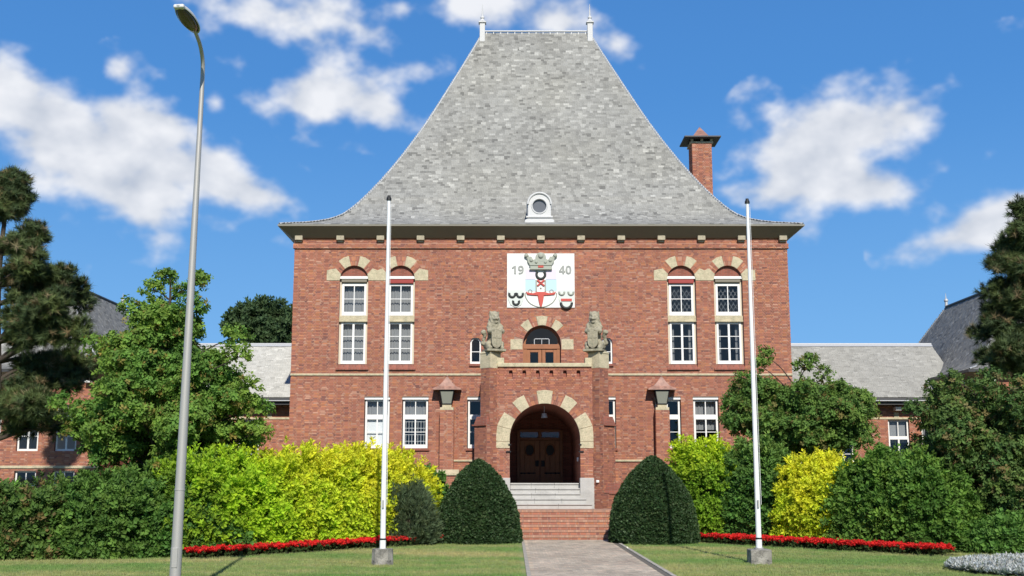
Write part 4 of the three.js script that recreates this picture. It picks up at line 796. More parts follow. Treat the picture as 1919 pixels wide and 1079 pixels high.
  const b = []; for (const q of [-1, 1]) courses(b, 0, 6.75, () => [[-HD, HD]], 0, 450 + q, (x, y) => [q * (HW + 0.006), y, x], Math.PI / 2);
  brickwork(b, p, 452);
  part('side_wall', [box(-HW, -HW + 0.3, 0, 6.75, -HD, HD - 0.31), box(HW - 0.3, HW, 0, 6.75, -HD, HD - 0.31), box(-HW, HW, 0, 6.75, -HD - 0.3, -HD)], M.mortar, p);
  part('floor', [box(-HW + 0.3, HW - 0.3, 2.8, 3, -HD, HD - 0.35), box(-HW + 0.3, HW - 0.3, 0.1, 6.7, HD - 4, HD - 3.8)], M.room, p);
  part('band', rbox(-HW - 0.03, HW + 0.03, 2.62, 2.74, HD - 0.05, HD + 0.05, 0.01), M.stone, p);
  part('soffit', [eavesRing(-HW, HW, -HD, HD, 0.0, 6.72, 0.5, 6.98)], M.soffit, p);
  part('gutter', [eavesRing(-HW, HW, -HD, HD, 0.5, 6.98, 0.56, 6.98), eavesRing(-HW, HW, -HD, HD, 0.56, 6.98, 0.57, 7.1), eavesRing(-HW, HW, -HD, HD, 0.57, 7.1, 0.4, 7.11)], M.gutter, p);
  for (const x of [-2.7, -1.35, 0, 1.35, 2.7]) part('corbel', rbox(x - 0.13, x + 0.13, 6.5, 6.68, HD, HD + 0.34, 0.015), M.paint, p);
  for (let k = 0; k < 7; k++) for (const q of [-1, 1]) part('corbel', rbox(q * HW, q * (HW + 0.32), 6.5, 6.68, 6.6 - k * 1.9, 6.86 - k * 1.9, 0.015), M.paint, p);
  const pf = profileFn([[0, 7.1], [0.5, 7.25], [1.0, 7.62], [1.6, 8.35], [2.4, 9.55], [3.2, 10.8], [3.82, 11.75]]);
  const pr = part('roof', new THREE.BufferGeometry(), M.slateBack, p);
  hipRoof(pr, pf, 3.82, 8.05, 460 + s * 10, { tone: 0.8, roll: 0.045, back: true });
  part('ridge_roll', tube([[0, 11.8, -4.23], [0, 11.8, 0], [0, 11.8, 4.23]], 0.09, 8, 8), M.gutter, pr);
  for (const q of [-1, 1]) { const fi = part('finial', [cyl(0.1, 0.08, 0, 0.35, 0, 0, 8), new THREE.SphereGeometry(0.12, 10, 8).translate(0, 0.42, 0), cyl(0.04, 0.006, 0.45, 0.85, 0, 0, 6)], M.lead, pr); fi.position.set(0, 11.75, q * 4.23); }
}

// ---------------------------------------------------------------- flagpoles and street lamp
for (const [x, z, lab, oct] of [[-3.29, -29.95, 'white flagpole in front of the yellow hedge left of the path', 8], [6.36, -30.3, 'white flagpole in front of the dark shrub right of the path', 4]]) {
  const t = thing('flagpole', lab, 'flagpole', [x, 0, z], 0, 'white flagpoles on the lawn');
  part('plinth', oct === 8 ? flat(new THREE.CylinderGeometry(0.27, 0.285, 0.42, 10).translate(0, 0.19, 0)) : rbox(-0.27, 0.27, -0.05, 0.37, -0.27, 0.27, 0.03), M.concrete, t, oct === 8 ? 'rough round concrete plinth' : 'square concrete plinth');
  part('foot_plate', cyl(0.12, 0.12, 0.37, 0.41, 0, 0, 16), M.galv, t);
  part('pole', new THREE.CylinderGeometry(0.04, 0.072, 9.12, 20).translate(0, 4.94, 0), M.white, t);
  part('pole_foot', cyl(0.08, 0.08, 0.40, 0.62, 0, 0, 20), M.white, t);
  part('collar', cyl(0.086, 0.086, 0.62, 0.66, 0, 0, 20), M.iron, t);
  part('cap', [cyl(0.07, 0.062, 9.5, 9.57, 0, 0, 16), cyl(0.05, 0.04, 9.57, 9.63, 0, 0, 12)], M.iron, t);
  part('halyard', taper([[0.09, 1.5, 0.03], [0.075, 5, 0.03], [0.06, 9.4, 0.03]], 0.006, 0.006, 5, 8), M.white, t);
  part('cleat', [rbox(-0.02, 0.02, 1.42, 1.62, 0.08, 0.12, 0.008)], M.galv, t);
}
{
  const t = thing('street_lamp', 'tall grey tapered street lamp with a curved arm at the left', 'street lamp', [-5.99, 0, -21]);
  t.rotation.z = -0.0085;
  part('pole', [new THREE.CylinderGeometry(0.043, 0.094, 8.6, 24).translate(0, 5.2, 0), cyl(0.101, 0.1, 0, 0.95, 0, 0, 24)], M.galv, t);
  part('arm', taper([[0, 9.48, 0], [0, 9.8, 0.01], [0.01, 10.02, 0.09], [0.02, 10.22, 0.34], [0.02, 10.36, 0.75]], 0.043, 0.034, 12, 24), M.galv, t);
  part('hatch', rbox(-0.05, 0.05, 0.6, 0.95, 0.085, 0.107, 0.01), M.galv, t);
  part('joint_ring', [cyl(0.0945, 0.0945, 1.95, 1.98, 0, 0, 24)], M.galv, t);
  const hd = part('lamp_head', [new THREE.SphereGeometry(1, 24, 12, 0, Math.PI * 2, 0, Math.PI / 2).scale(0.155, 0.13, 0.46), new THREE.TorusGeometry(1, 0.05, 8, 32).rotateX(Math.PI / 2).scale(0.152, 0.42, 0.456)], std({ color: rgb(0.52, 0.52, 0.5), roughness: 0.45 }), t);
  hd.position.set(-0.01, 10.42, 1.12); hd.rotation.set(-0.16, -0.1, 0);
  part('lens', new THREE.SphereGeometry(1, 24, 12, 0, Math.PI * 2, Math.PI / 2, Math.PI / 2).scale(0.135, 0.11, 0.4).translate(0, -0.01, 0.02), new THREE.MeshPhysicalMaterial({ color: rgb(0.10, 0.075, 0.045), roughness: 0.15, transmission: 0.2, thickness: 0 }), hd);
  part('front_cap', rbox(-0.1, 0.1, -0.04, 0.04, 0.36, 0.465, 0.03), std({ color: rgb(0.62, 0.62, 0.6), roughness: 0.5 }), hd);
}

// ---------------------------------------------------------------- foliage
const leafMat = (t = 0.4, rough = 0.7) => new THREE.MeshPhysicalMaterial({ color: 0xffffff, roughness: rough, transmission: t, thickness: 0, specularIntensity: 0.35, side: THREE.DoubleSide });
const LEAF = leafMat(0.42), GLOSS = leafMat(0.2, 0.45), NEEDLE = leafMat(0.1, 0.6);
// a sprig: n folded leaves round a short stem that points along +y
function sprig(n, len, wid, spread, seed, stem = 0.5) {
  const r = rng(seed), p = [];
  for (let i = 0; i < n; i++) {
    const a = i * 2.4 + r() * 0.8, e = spread * (0.5 + r() * 0.8), y0 = stem * len * (i / n) * 2, L = len * (0.7 + r() * 0.6), w = wid * (0.7 + r() * 0.6);
    const d = new THREE.Vector3(Math.cos(a) * Math.sin(e), Math.cos(e), Math.sin(a) * Math.sin(e)), s = new THREE.Vector3(-Math.sin(a), 0, Math.cos(a)).applyAxisAngle(d, (r() - 0.5) * 1.2), u = new THREE.Vector3().crossVectors(s, d);
    const b = new THREE.Vector3(0, y0, 0).addScaledVector(d, len * 0.1), m = b.clone().addScaledVector(d, L * 0.48).addScaledVector(u, -w * 0.15), tip = b.clone().addScaledVector(d, L).addScaledVector(u, w * 0.2), l = m.clone().addScaledVector(s, w).addScaledVector(u, w * 0.3), q = m.clone().addScaledVector(s, -w).addScaledVector(u, w * 0.3);
    for (const v of [b, l, m, l, tip, m, b, m, q, m, tip, q]) p.push(v.x, v.y, v.z);
  }
  const g = new THREE.BufferGeometry(); g.setAttribute('position', new THREE.Float32BufferAttribute(p, 3)); g.computeVertexNormals(); return g;
}
function needleTuft(n, len, seed) {
  const r = rng(seed), p = [];
  for (let i = 0; i < n; i++) {
    const a = r() * 6.28, e = 0.25 + r() * 1.2, y = r() * len * 0.8, d = new THREE.Vector3(Math.cos(a) * Math.sin(e), Math.cos(e), Math.sin(a) * Math.sin(e)), s = new THREE.Vector3(-Math.sin(a), 0, Math.cos(a)).multiplyScalar(0.011), b = new THREE.Vector3(0, y, 0), t = b.clone().addScaledVector(d, len * (0.7 + r() * 0.5));
    for (const v of [b.clone().add(s), b.clone().sub(s), t]) p.push(v.x, v.y, v.z);
  }
  const g = new THREE.BufferGeometry(); g.setAttribute('position', new THREE.Float32BufferAttribute(p, 3)); g.computeVertexNormals(); return g;
}
const UP = new THREE.Vector3(0, 1, 0);
// pts: [position, direction, scale]; the colour of every sprig comes from col(position, random)
function foliage(name, parent, geo, mat, pts, col, seed, kind) {
  const im = new THREE.InstancedMesh(geo, mat, pts.length), r = rng(seed), q = new THREE.Quaternion(), q2 = new THREE.Quaternion(), m = new THREE.Matrix4(), v = new THREE.Vector3();
  pts.forEach(([p, d, s], i) => {
    q.setFromUnitVectors(UP, d); q2.setFromAxisAngle(UP, r() * 6.28); q.multiply(q2);
    m.compose(p, q, v.setScalar(s)); im.setMatrixAt(i, m); im.setColorAt(i, rgb(...col(p, r)));
  });
  im.name = name; im.castShadow = im.receiveShadow = true; if (kind) im.userData.kind = kind; parent.add(im); return im;
}
const rndDir = (r) => { const y = r() * 2 - 1, a = r() * 6.2832, k = Math.sqrt(1 - y * y); return new THREE.Vector3(Math.cos(a) * k, y, Math.sin(a) * k); };
// sprigs on and just under the skin of a clipped or rounded bush standing on y = 0; o: rx, ry, rz, p (squareness), lump
function bushPoints(o, n, seed) {
  const r = rng(seed), pts = [];
  while (pts.length < n) {
    const a = rndDir(r); if (a.y < -0.02) continue;
    if (a.z < -0.25 && r() < 0.55) continue;
    const d = new THREE.Vector3(a.x * o.rx, a.y * o.ry, a.z * o.rz), P = o.p ?? 2.6;
    let k = Math.pow(Math.pow(Math.abs(d.x / o.rx), P) + Math.pow(Math.abs(d.y / o.ry), P) + Math.pow(Math.abs(d.z / o.rz), P), -1 / P);
    const s0 = d.clone().multiplyScalar(k), l = o.lump ?? 0.16, nz = noise.noise(s0.x * 1.1 + seed, s0.y * 1.1, s0.z * 1.1) * l + noise.noise(s0.x * 2.9, s0.y * 2.9 + seed, s0.z * 2.9) * l * 0.6 + noise.noise(s0.x * 6.1, s0.y * 6.1 + seed, s0.z * 6.1) * l * 0.4;
    const nrm = new THREE.Vector3(Math.sign(s0.x) * Math.pow(Math.abs(s0.x / o.rx), P - 1) / o.rx, Math.pow(s0.y / o.ry, P - 1) / o.ry, Math.sign(s0.z) * Math.pow(Math.abs(s0.z / o.rz), P - 1) / o.rz).normalize();
    const pos = s0.multiplyScalar(1 + nz - Math.pow(r(), 1.6) * (o.deep ?? 0.36));
    if (o.shoot && nrm.y > 0.5) pos.y += Math.pow(r(), 3) * o.shoot;
    if (noise.noise(pos.x * 2.1 + seed, pos.y * 2.1, pos.z * 2.1) + 0.5 * noise.noise(pos.x * 5, pos.y * 5 + seed, pos.z * 5) > (o.gap ?? 0.2) && r() < 0.8) continue;
    if (pos.y < 0.03) pos.y = 0.03 + r() * 0.1;
    const dir = nrm.addScaledVector(rndDir(r), o.wild ?? 0.75); dir.y += o.rise ?? 0.35; dir.normalize();
    pts.push([pos, dir, 0.6 + Math.pow(r(), 1.5) * 0.95]);
  }
  return pts;
}
function bushCore(o, f = 0.84) {
  const g = new THREE.SphereGeometry(1, 28, 14, 0, 6.2832, 0, Math.PI / 2), p = g.attributes.position, P = o.p ?? 2.6;
  for (let i = 0; i < p.count; i++) {
    const x = p.getX(i), y = p.getY(i), z = p.getZ(i), k = f * Math.pow(Math.abs(x) ** P + Math.abs(y) ** P + Math.abs(z) ** P, -1 / P) * (1 + 0.06 * noise.noise(x * 3, y * 3, z * 3));
    p.setXYZ(i, x * k * o.rx, Math.max(0, y * k * o.ry), z * k * o.rz);
  }
  g.computeVertexNormals(); return g;
}
function bush(name, label, category, [x, z], turn, o, n, geo, mat, col, seed, group) {
  const t = thing(name, label, category, [x, 0, z], turn, group);
  part('branches', bushCore(o, o.core ?? 0.72), M.twig, t);
  foliage('foliage', t, geo, mat, bushPoints(o, n, seed), col, seed + 1);
  return t;
}
const jit = (c, r, a = 0.35) => { const k = 1 - a / 2 + r() * a, h = (r() - 0.5) * 0.16; return [c[0] * k * (1 + h), c[1] * k, c[2] * k * (1 - h)]; };
const mix3 = (a, b, t) => a.map((v, i) => lerp(v, b[i], clamp(t, 0, 1)));
const S_PRIVET = sprig(9, 0.105, 0.032, 0.9, 3, 0.8), S_HEDGE = sprig(9, 0.115, 0.04, 1.05, 4, 0.8), S_BOX = sprig(10, 0.055, 0.02, 1.0, 5, 0.9), S_TREE = sprig(10, 0.115, 0.036, 1.25, 6, 1.0), S_FINE = sprig(12, 0.10, 0.022, 0.9, 7), S_LAV = sprig(12, 0.16, 0.010, 0.5, 8);

// clipped yews or box cones beside the path
function topiary([x, z], rb, h, label, seed) {
  const t = thing('topiary', label, 'topiary bush', [x, 0, z], 0, 'clipped dark domes flanking the path'), r = rng(seed), pts = [];
  const rad = (f) => rb * Math.pow(Math.max(0, 1 - Math.pow(1 - f, 2.15)), 0.78);   // f from the top
  while (pts.length < 15000) {
    const f = r(), R = rad(f); if (r() * rb > R + 0.25) continue;
    const a = r() * 6.2832; if (Math.sin(a) < -0.4 && r() < 0.5) continue;
    const k = 1 + noise.noise(Math.cos(a) * 1.6 + seed, f * 3, Math.sin(a) * 1.6) * 0.07 + noise.noise(Math.cos(a) * 5 + seed, f * 9, Math.sin(a) * 5) * 0.04 - Math.pow(r(), 2) * 0.09;
    const sl = (rad(Math.min(1, f + 0.02)) - rad(f)) / (0.02 * h), d = new THREE.Vector3(Math.cos(a), sl, Math.sin(a)).normalize().addScaledVector(rndDir(r), 0.6).normalize();
    pts.push([new THREE.Vector3(Math.cos(a) * R * k, h * (1 - f) * (0.985 + k * 0.015) + 0.02, Math.sin(a) * R * k), d, 0.8 + r() * 0.5]);
  }
  const prof = []; for (let i = 0; i <= 16; i++) prof.push(new THREE.Vector2(Math.max(0.001, rad(i / 16) * 0.93 - 0.02), (h - 0.06) * (1 - i / 16)));
  part('branches', new THREE.LatheGeometry(prof.reverse(), 28), M.twig, t);
  foliage('foliage', t, S_BOX, GLOSS, pts, (p, rr) => jit(rr() < 0.16 ? [0.085, 0.13, 0.055] : [0.036, 0.072, 0.024], rr, 0.6), seed + 1);
}
topiary([-1.15, -40.3], 1.36, 2.68, 'clipped dark green dome of leaves left of the path', 501);
topiary([4.86, -40.25], 1.44, 2.80, 'clipped dark green dome of leaves right of the path', 511);

// the hedge of mixed shrubs left of the path
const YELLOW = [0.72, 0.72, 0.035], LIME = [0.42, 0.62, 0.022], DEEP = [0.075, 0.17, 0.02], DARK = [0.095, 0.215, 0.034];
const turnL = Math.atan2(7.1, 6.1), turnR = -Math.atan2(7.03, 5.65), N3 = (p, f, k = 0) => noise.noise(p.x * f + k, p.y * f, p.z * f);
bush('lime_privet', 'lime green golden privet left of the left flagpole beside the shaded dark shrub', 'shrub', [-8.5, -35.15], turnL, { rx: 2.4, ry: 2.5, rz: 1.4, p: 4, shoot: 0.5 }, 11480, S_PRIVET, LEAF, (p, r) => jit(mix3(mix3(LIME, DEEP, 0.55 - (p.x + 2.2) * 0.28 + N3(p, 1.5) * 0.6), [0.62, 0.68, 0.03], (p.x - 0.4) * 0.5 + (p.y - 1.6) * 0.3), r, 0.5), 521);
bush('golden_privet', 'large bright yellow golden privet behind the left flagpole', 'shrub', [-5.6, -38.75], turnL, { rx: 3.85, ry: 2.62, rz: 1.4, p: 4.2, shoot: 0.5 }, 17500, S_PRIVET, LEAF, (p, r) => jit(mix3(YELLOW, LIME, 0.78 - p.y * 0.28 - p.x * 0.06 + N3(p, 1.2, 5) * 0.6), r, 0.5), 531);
bush('grey_shrub', 'low grey green shrub at the right end of the golden privet', 'shrub', [-3.55, -39.2], 0, { rx: 0.92, ry: 1.75, rz: 0.85, p: 2.6, rise: 0.9, shoot: 0.25 }, 3600, S_LAV, LEAF, (p, r) => jit([0.125, 0.175, 0.085], r, 0.6), 541);
bush('laurel_shrub', 'dark green shrub between the golden privet and the left lantern pier', 'shrub', [-3.3, -43.2], 0, { rx: 0.9, ry: 2.45, rz: 0.9, p: 2.6 }, 3639, S_HEDGE, LEAF, (p, r) => jit(DARK, r), 546);
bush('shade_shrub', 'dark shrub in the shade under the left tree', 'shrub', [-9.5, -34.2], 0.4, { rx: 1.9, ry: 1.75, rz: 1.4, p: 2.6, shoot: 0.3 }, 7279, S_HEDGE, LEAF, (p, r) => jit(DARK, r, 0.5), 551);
bush('green_hedge', 'broad irregular green shrub along the lawn between the left tree and lamp post', 'shrub', [-11.5, -33.9], 0.1, { rx: 2.2, ry: 1.75, rz: 1.9, p: 2.3, lump: 0.24, shoot: 0.5 }, 9500, S_HEDGE, LEAF, (p, r) => jit(mix3([0.15, 0.27, 0.045], [0.08, 0.175, 0.028], 0.5 + N3(p, 1) + N3(p, 2.6) * 0.6), r, 0.6), 561);
bush('bramble_bush', 'dull green bush with brownish leaves left of the left lamp post', 'shrub', [-13.6, -33.2], 0, { rx: 1.8, ry: 1.5, rz: 1.6, p: 2.2, lump: 0.26, shoot: 0.5 }, 7500, S_HEDGE, LEAF, (p, r) => jit(r() < 0.1 ? [0.22, 0.17, 0.06] : mix3([0.13, 0.225, 0.04], [0.08, 0.15, 0.028], 0.5 + N3(p, 1.2, 3) + N3(p, 2.6) * 0.6), r, 0.6), 566);
bush('hazel_bush', 'lighter green bush at the far left end of the hedge', 'shrub', [-15.3, -33.2], 0, { rx: 1.7, ry: 1.6, rz: 1.6, p: 2.3, lump: 0.26, shoot: 0.5 }, 7000, S_HEDGE, LEAF, (p, r) => jit([0.17, 0.36, 0.06], r, 0.6), 571);

// the mixed shrubs right of the path
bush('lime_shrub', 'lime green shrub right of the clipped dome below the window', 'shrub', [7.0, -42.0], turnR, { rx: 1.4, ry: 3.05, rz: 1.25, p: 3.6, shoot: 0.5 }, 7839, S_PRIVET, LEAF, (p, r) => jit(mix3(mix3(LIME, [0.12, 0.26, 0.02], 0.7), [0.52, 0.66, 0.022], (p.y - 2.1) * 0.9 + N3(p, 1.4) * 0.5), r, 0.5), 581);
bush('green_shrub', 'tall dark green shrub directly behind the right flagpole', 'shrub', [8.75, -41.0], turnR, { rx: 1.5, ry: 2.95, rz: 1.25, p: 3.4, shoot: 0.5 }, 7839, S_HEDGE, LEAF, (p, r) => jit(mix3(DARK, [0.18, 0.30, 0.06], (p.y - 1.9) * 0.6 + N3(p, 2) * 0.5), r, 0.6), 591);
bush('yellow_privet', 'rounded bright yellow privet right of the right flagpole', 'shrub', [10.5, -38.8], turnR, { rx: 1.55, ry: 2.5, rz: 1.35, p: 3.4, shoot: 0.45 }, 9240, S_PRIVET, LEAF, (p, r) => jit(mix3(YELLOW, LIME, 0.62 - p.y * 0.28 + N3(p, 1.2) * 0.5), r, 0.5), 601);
bush('round_shrub', 'broad dark green shrub right of the yellow privet', 'shrub', [12.25, -36.9], turnR, { rx: 2.2, ry: 2.55, rz: 1.75, p: 2.9, lump: 0.15, shoot: 0.4 }, 11480, S_HEDGE, LEAF, (p, r) => jit(mix3([0.09, 0.20, 0.026], [0.165, 0.295, 0.042], 0.5 + N3(p, 1) + N3(p, 2.6) * 0.6), r, 0.6), 611);
bush('creeping_shrub', 'low spreading green shrub beside the silver bed', 'shrub', [15.6, -35.2], 0, { rx: 2.6, ry: 0.85, rz: 1.1, p: 2.3, lump: 0.16, shoot: 0.2 }, 7000, S_HEDGE, LEAF, (p, r) => jit([0.123, 0.254, 0.0435], r, 0.5), 621);

// ---------------------------------------------------------------- flower beds
function ribbonBed(name, label, a, b, width, seed) {
  const t = new THREE.Group(); t.name = numbered(name); scene.add(t); tag(t, label, 'flower bed', null, 'stuff');
  const dx = b[0] - a[0], dz = b[1] - a[1], L = Math.hypot(dx, dz), nx = -dz / L, nz = dx / L, r = rng(seed), fl = [], lv = [];
  const soil = part('soil', new THREE.PlaneGeometry(L + 0.2, width + 0.15, 30, 1).rotateX(-Math.PI / 2), M.soil, t); soil.position.set((a[0] + b[0]) / 2, 0.012, (a[1] + b[1]) / 2); soil.rotation.y = -Math.atan2(dz, dx);
  for (let i = 0; i < 5200; i++) {
    const u = r(), v = (r() - 0.5) * width, wob = noise.noise(u * L * 2, 1, seed) * 0.07, h = 0.17 + 0.09 * noise.noise(u * L * 3, v * 5, 2) + r() * 0.09;
    const p = new THREE.Vector3(a[0] + dx * u + nx * (v + wob), h, a[1] + dz * u + nz * (v + wob));
    if (i % 4 < 3 && noise.noise(u * L * 4, v * 4, seed) < 0.42) fl.push([p, new THREE.Vector3((r() - 0.5) * 1.2, 1, 0.45 + (r() - 0.5)).normalize(), 0.8 + r() * 0.6]);
    else lv.push([p.setY(h * r() * 0.8), new THREE.Vector3((r() - 0.5) * 1.6, 0.7, (r() - 0.2) * 1.4).normalize(), 0.8 + r() * 0.5]);
  }
  foliage('flowers', t, sprig(6, 0.05, 0.024, 1.1, 71, 0.1), LEAF, fl, (p, q) => { const k = 0.75 + q() * 0.5; return q() < 0.12 ? [0.5 * k, 0.02, 0.025] : [0.78 * k, 0.035 * k, 0.03 * k]; }, seed + 1);
  foliage('leaves', t, sprig(6, 0.06, 0.022, 0.9, 72), LEAF, lv, (p, q) => jit([0.06, 0.10, 0.025], q), seed + 2);
}
ribbonBed('begonia_bed', 'ribbon of bright red flowers along the foot of the left hedge', [-8.85, -32.4], [-2.55, -39.75], 0.85, 631);
ribbonBed('begonia_bed', 'ribbon of bright red flowers along the foot of the right shrubs', [6.5, -40.75], [12.35, -33.45], 0.85, 641);
{
  const t = new THREE.Group(); t.name = 'silver_bed'; t.position.set(13.75, 0, -27.9); scene.add(t); tag(t, 'rounded bed of silver grey foliage on the lawn at the lower right', 'plant bed', null, 'stuff');
  const r = rng(651), pts = [];
  part('soil', new THREE.SphereGeometry(1, 32, 8, 0, 6.2832, 0, Math.PI / 2).scale(3.2, 0.14, 2.8), M.soil, t);
  while (pts.length < 20000) { const a = r() * 6.2832, q = Math.sqrt(r()), h = 0.15 * (1 - q * q) + 0.08 + noise.noise(Math.cos(a) * q * 7, Math.sin(a) * q * 7, 3) * 0.06; if (noise.noise(Math.cos(a) * q * 4, Math.sin(a) * q * 4, 9) > 0.42) continue; pts.push([new THREE.Vector3(Math.cos(a) * q * 3.3, h * (0.7 + r() * 0.35), Math.sin(a) * q * 2.9), new THREE.Vector3((r() - 0.5) * 1.4, 1, (r() - 0.5) * 1.4).normalize(), 0.8 + r() * 0.5]); }
  foliage('leaves', t, sprig(8, 0.075, 0.014, 1.0, 73), leafMat(0.15, 0.8), pts, (p, q) => jit(q() < 0.18 ? [0.16, 0.19, 0.13] : [0.46, 0.48, 0.46], q, 0.5), 652);
}

// ---------------------------------------------------------------- trees
// clumps: [x, y, z, rx, ry, rz, n]; a limb runs to each from the trunk
function tree(name, label, [x, z], trunkPts, r0, r1, clumps, geo, mat, col, seed, o = {}) {
  const t = thing(name, label, o.category ?? 'tree', [x, 0, z], 0, o.group), r = rng(seed), pts = [], limbs = [];
  const curve = new THREE.CatmullRomCurve3(trunkPts.map((p) => new THREE.Vector3(...p)));
  part('trunk', taper(trunkPts, r0, r1, 10, 16), M.bark, t);
  for (const [cx, cy, cz, rx, ry, rz, n] of clumps) {
    let bt = 0.2, best = 9e9; const want = cy - Math.hypot(cx, cz) * (o.droop ?? 0.7);
    for (let k = 4; k <= 20; k++) { const q = curve.getPoint(k / 20), d = Math.abs(q.y - want); if (d < best) { best = d; bt = k / 20; } }
    const s = curve.getPoint(bt), e = new THREE.Vector3(cx, cy, cz), m = s.clone().lerp(e, 0.5); m.y += 0.12 * s.distanceTo(e) * (o.arch ?? 1); m.x += (r() - 0.5) * 0.3; m.z += (r() - 0.5) * 0.3;
    const q = lerp(r0, r1, bt) * 0.5; limbs.push(taper([s.toArray(), m.toArray(), e.toArray()], Math.max(q, 0.03), 0.012, 6, 8));
    for (let k = 0; k < 5; k++) { const d = rndDir(r); limbs.push(taper([e.toArray(), [cx + d.x * rx * 0.45, cy + d.y * ry * 0.45, cz + d.z * rz * 0.45], [cx + d.x * rx * 0.95, cy + d.y * ry * 0.9, cz + d.z * rz * 0.95]], 0.016, 0.004, 4, 4)); }
    for (let k = 0; k < n; k++) {
      const d = rndDir(r); if (d.y < -0.3 && r() < 0.5) { k--; continue; }
      const q2 = Math.pow(r(), 0.42) * (1 + noise.noise(d.x * 2 + cx, d.y * 2 + cy, d.z * 2 + cz) * (o.ragged ?? 0.35));
      const dir = d.clone().addScaledVector(rndDir(r), 0.6); dir.y += o.rise ?? 0.3; dir.normalize();
      pts.push([new THREE.Vector3(cx + d.x * rx * q2, cy + d.y * ry * q2, cz + d.z * rz * q2), dir, 0.7 + r() * 0.6]);
    }
  }
  part('limbs', limbs, M.bark, t);
  foliage('crown', t, geo, mat, pts, col, seed + 1);
  return t;
}
// clumps scattered over an egg-shaped crown
function crownClumps(n, c, R, size, per, seed, o = {}) {
  const r = rng(seed), out = [];
  for (let i = 0; i < n; i++) {
    const d = rndDir(r), q = Math.pow(r(), 0.38), y = d.y * q, w = o.width ? o.width(y) : 1, s = size * (0.65 + r() * 0.7);
    out.push([c[0] + d.x * q * R[0] * w, c[1] + y * R[1], c[2] + d.z * q * R[2] * w, s, s * (o.flat ?? 0.6), s, Math.round(per * s * s / (size * size))]);
  }
  return out;
}
{
  // left maple-like tree
  const cl = crownClumps(150, [0.1, 4.15, 0], [2.75, 3.75, 2.4], 0.46, 120, 701, { flat: 0.55, width: (y) => (y > 0 ? 1 - y * 0.72 : 1) });
  for (const [x, y, z, s] of [[-0.5, 8.1, 0, 0.26], [0.55, 8.0, 0.2, 0.26], [0.9, 7.5, 0, 0.3], [1.0, 8.4, 0, 0.18], [-0.1, 8.5, 0, 0.18], [-1.1, 7.4, 0.2, 0.3], [2.4, 5.9, 0.4, 0.4], [2.75, 4.9, 0.5, 0.4], [3.0, 4.3, 0.2, 0.36], [2.2, 6.6, 0, 0.34], [-2.2, 6.3, 0, 0.36], [-3.0, 4.4, 0.3, 0.4], [3.1, 3.6, 0.3, 0.36]]) cl.push([x, y, z, s, s * 0.8, s, 46]);
  tree('maple_tree', 'leafy green tree left of the hall, half in front of the pine', [-10.95, -36.2], [[0, 0, 0], [0.05, 1.6, 0], [-0.05, 3.6, 0.1], [0.1, 6, 0], [0.05, 8.2, 0]], 0.2, 0.03, cl, S_TREE, LEAF, (p, r) => jit(r() < 0.08 ? [0.29, 0.246, 0.058] : mix3([0.131, 0.268, 0.0435], [0.225, 0.348, 0.0508], 0.4 + N3(p, 0.8) + N3(p, 2.2) * 0.5), r, 0.5), 702);
  // small tree right of the hall
  const cr = crownClumps(120, [0.1, 4.5, 0], [2.75, 1.55, 1.9], 0.46, 95, 711, { flat: 0.55 });
  for (const [x, y, z, s] of [[-1.3, 6.5, 0, 0.26], [-1.1, 6.9, 0, 0.2], [0.3, 6.4, 0.2, 0.3], [1.2, 6.1, 0, 0.3], [-1.9, 6.0, 0, 0.3], [-2.1, 5.6, 0, 0.3], [2.5, 4.5, 0, 0.34], [2.8, 3.9, 0, 0.3], [0.7, 6.7, 0, 0.2], [2.0, 5.4, 0, 0.28]]) cr.push([x, y, z, s, s * 0.8, s, 34]);
  tree('hawthorn_tree', 'small spreading green tree right of the hall behind the yellow privet', [10.9, -44.5], [[0, 0, 0], [0.1, 1.6, 0], [-0.1, 3.2, 0], [0.1, 5.6, 0]], 0.16, 0.03, cr, S_TREE, LEAF, (p, r) => jit(r() < 0.1 ? [0.232, 0.203, 0.058] : mix3([0.109, 0.217, 0.0406], [0.181, 0.29, 0.0522], 0.4 + N3(p, 1) + N3(p, 2.6) * 0.5), r, 0.5), 712, { droop: 0.9 });
  // tree at the right edge
  const ce = crownClumps(120, [0.3, 2.9, 0], [2.45, 2.5, 2.1], 0.5, 90, 721, { flat: 0.6 });
  for (const [x, y, z, s] of [[-1.6, 4.9, 0.2, 0.3], [-0.9, 5.3, 0, 0.3], [0.4, 5.4, 0, 0.32], [1.6, 5.1, 0, 0.32], [-2.2, 4.3, 0.2, 0.3]]) ce.push([x, y, z, s, s * 0.8, s, 40]);
  tree('plum_tree', 'low dense dark green tree at the right edge beside the round shrub', [15.2, -37.4], [[0, 0, 0], [0.1, 1.0, 0], [-0.1, 2.6, 0], [0.1, 4.6, 0]], 0.17, 0.03, ce, S_TREE, LEAF, (p, r) => jit(r() < 0.14 ? [0.217, 0.181, 0.0653] : mix3([0.087, 0.167, 0.0377], [0.152, 0.232, 0.0508], 0.4 + N3(p, 1) + N3(p, 2.6) * 0.5), r, 0.5), 722, { droop: 0.9 });
  // far tree behind the left wing
  const cf = crownClumps(40, [0, 11.2, 0], [3.3, 3.6, 3], 1.1, 120, 731, { flat: 0.9 });
  tree('lime_tree', 'distant dark tree rising behind the left wing', [-18.4, -86], [[0, 0, 0], [0, 5, 0], [0.2, 9, 0], [0, 13, 0]], 0.35, 0.05, cf, sprig(9, 0.3, 0.09, 1.1, 9), LEAF, (p, r) => jit([0.0696, 0.123, 0.0435], r, 0.4), 732);
}
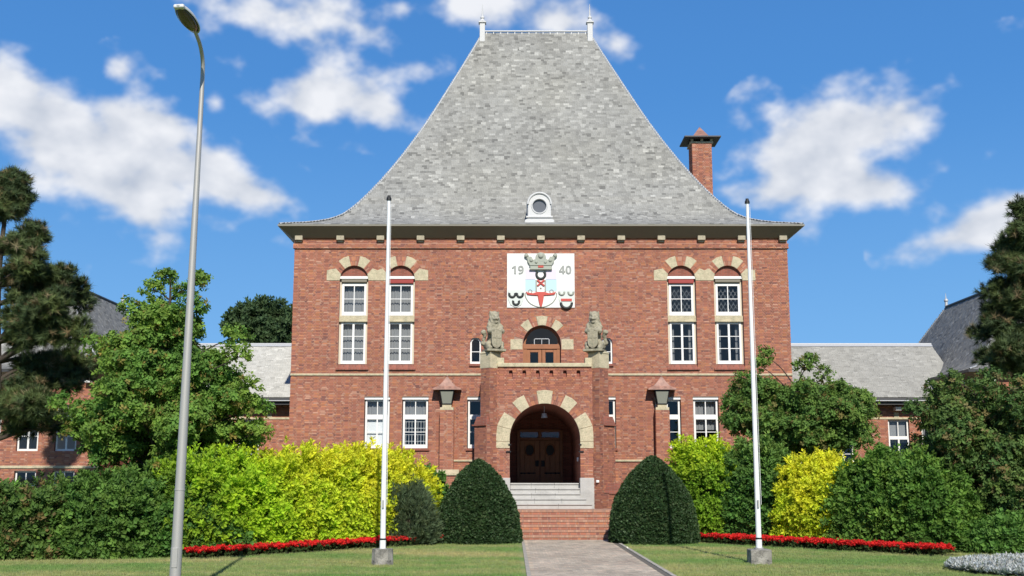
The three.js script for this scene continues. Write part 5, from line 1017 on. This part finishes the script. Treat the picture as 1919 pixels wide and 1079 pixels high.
// pines: flat pads of needle tufts on level boughs
function pine(label, [x, z], h, pads, seed) {
  const cl = pads.map(([px, py, pz, s]) => [px, py, pz, s, s * (0.6 + 0.35 * Math.abs(Math.sin(px * 7 + py * 3))), s * 0.9, Math.round(330 * s * s + 30)]);
  tree('pine_tree', label, [x, z], [[0, 0, 0], [0.1, h * 0.35, 0], [-0.1, h * 0.7, 0.1], [0, h * 0.97, 0]], 0.28, 0.05, cl, needleTuft(34, 0.24, 10), NEEDLE, (p, r) => jit(r() < 0.1 ? [0.21, 0.165, 0.085] : mix3([0.048, 0.075, 0.028], [0.125, 0.165, 0.052], 0.3 + N3(p, 1.3) + N3(p, 3.2) * 0.5), r, 0.5), seed, { category: 'pine tree', droop: 0.25, arch: 0.6, rise: 0.7, ragged: 0.5 });
}
{
  const r = rng(741), L = [], Rr = [];
  // each bough carries a row of tufted pads that grow denser towards its tip
  const bough = (out, y, reach, sx, n, s) => { for (let j = 0; j < (sx * (out === L ? 1 : -1) > 0 && r() < 0.55 ? 2 : 1); j++) { const a = (r() - 0.5) * 1.3, dy = (r() - 0.5) * 0.7; for (let k = 0; k < n; k++) { const u = 0.25 + 0.8 * ((k + r() * 0.6) / n), rr = reach * (j ? 0.85 : 1); out.push([sx * rr * u * Math.cos(a), y + dy + (r() - 0.4) * 0.5 + u * 0.3, Math.sin(a) * rr * u, s * (0.7 + r() * 0.5)]); } } };
  for (const [y, reach] of [[13.0, 0.3], [12.2, 0.5], [10.5, 1.7], [9.8, 2.3], [9.1, 2.8], [8.5, 3.0], [7.7, 3.5], [7.0, 3.8], [6.1, 3.4], [5.4, 3.0], [4.8, 2.9], [4.2, 2.8], [3.6, 2.5]]) { bough(L, y, reach, 1, 2 + Math.round(reach * 1.3), 0.40); bough(L, y, reach, -1, 3, 0.5); }
  pine('dark pine tree at the left edge in front of the left pavilion', [-18.9, -42], 13.4, L, 742);
  for (const [y, reach] of [[11.4, 0.8], [10.6, 1.7], [9.9, 2.0], [9.0, 1.9], [8.1, 1.9], [7.2, 2.6], [6.6, 2.9], [6.0, 2.4]]) { bough(Rr, y, reach, -1, 2 + Math.round(reach * 1.3), 0.40); bough(Rr, y, reach, 1, 3, 0.5); }
  pine('dark pine tree at the right edge in front of the right pavilion', [20.0, -42.5], 12.2, Rr, 752);
}

renderer.render(scene, camera);
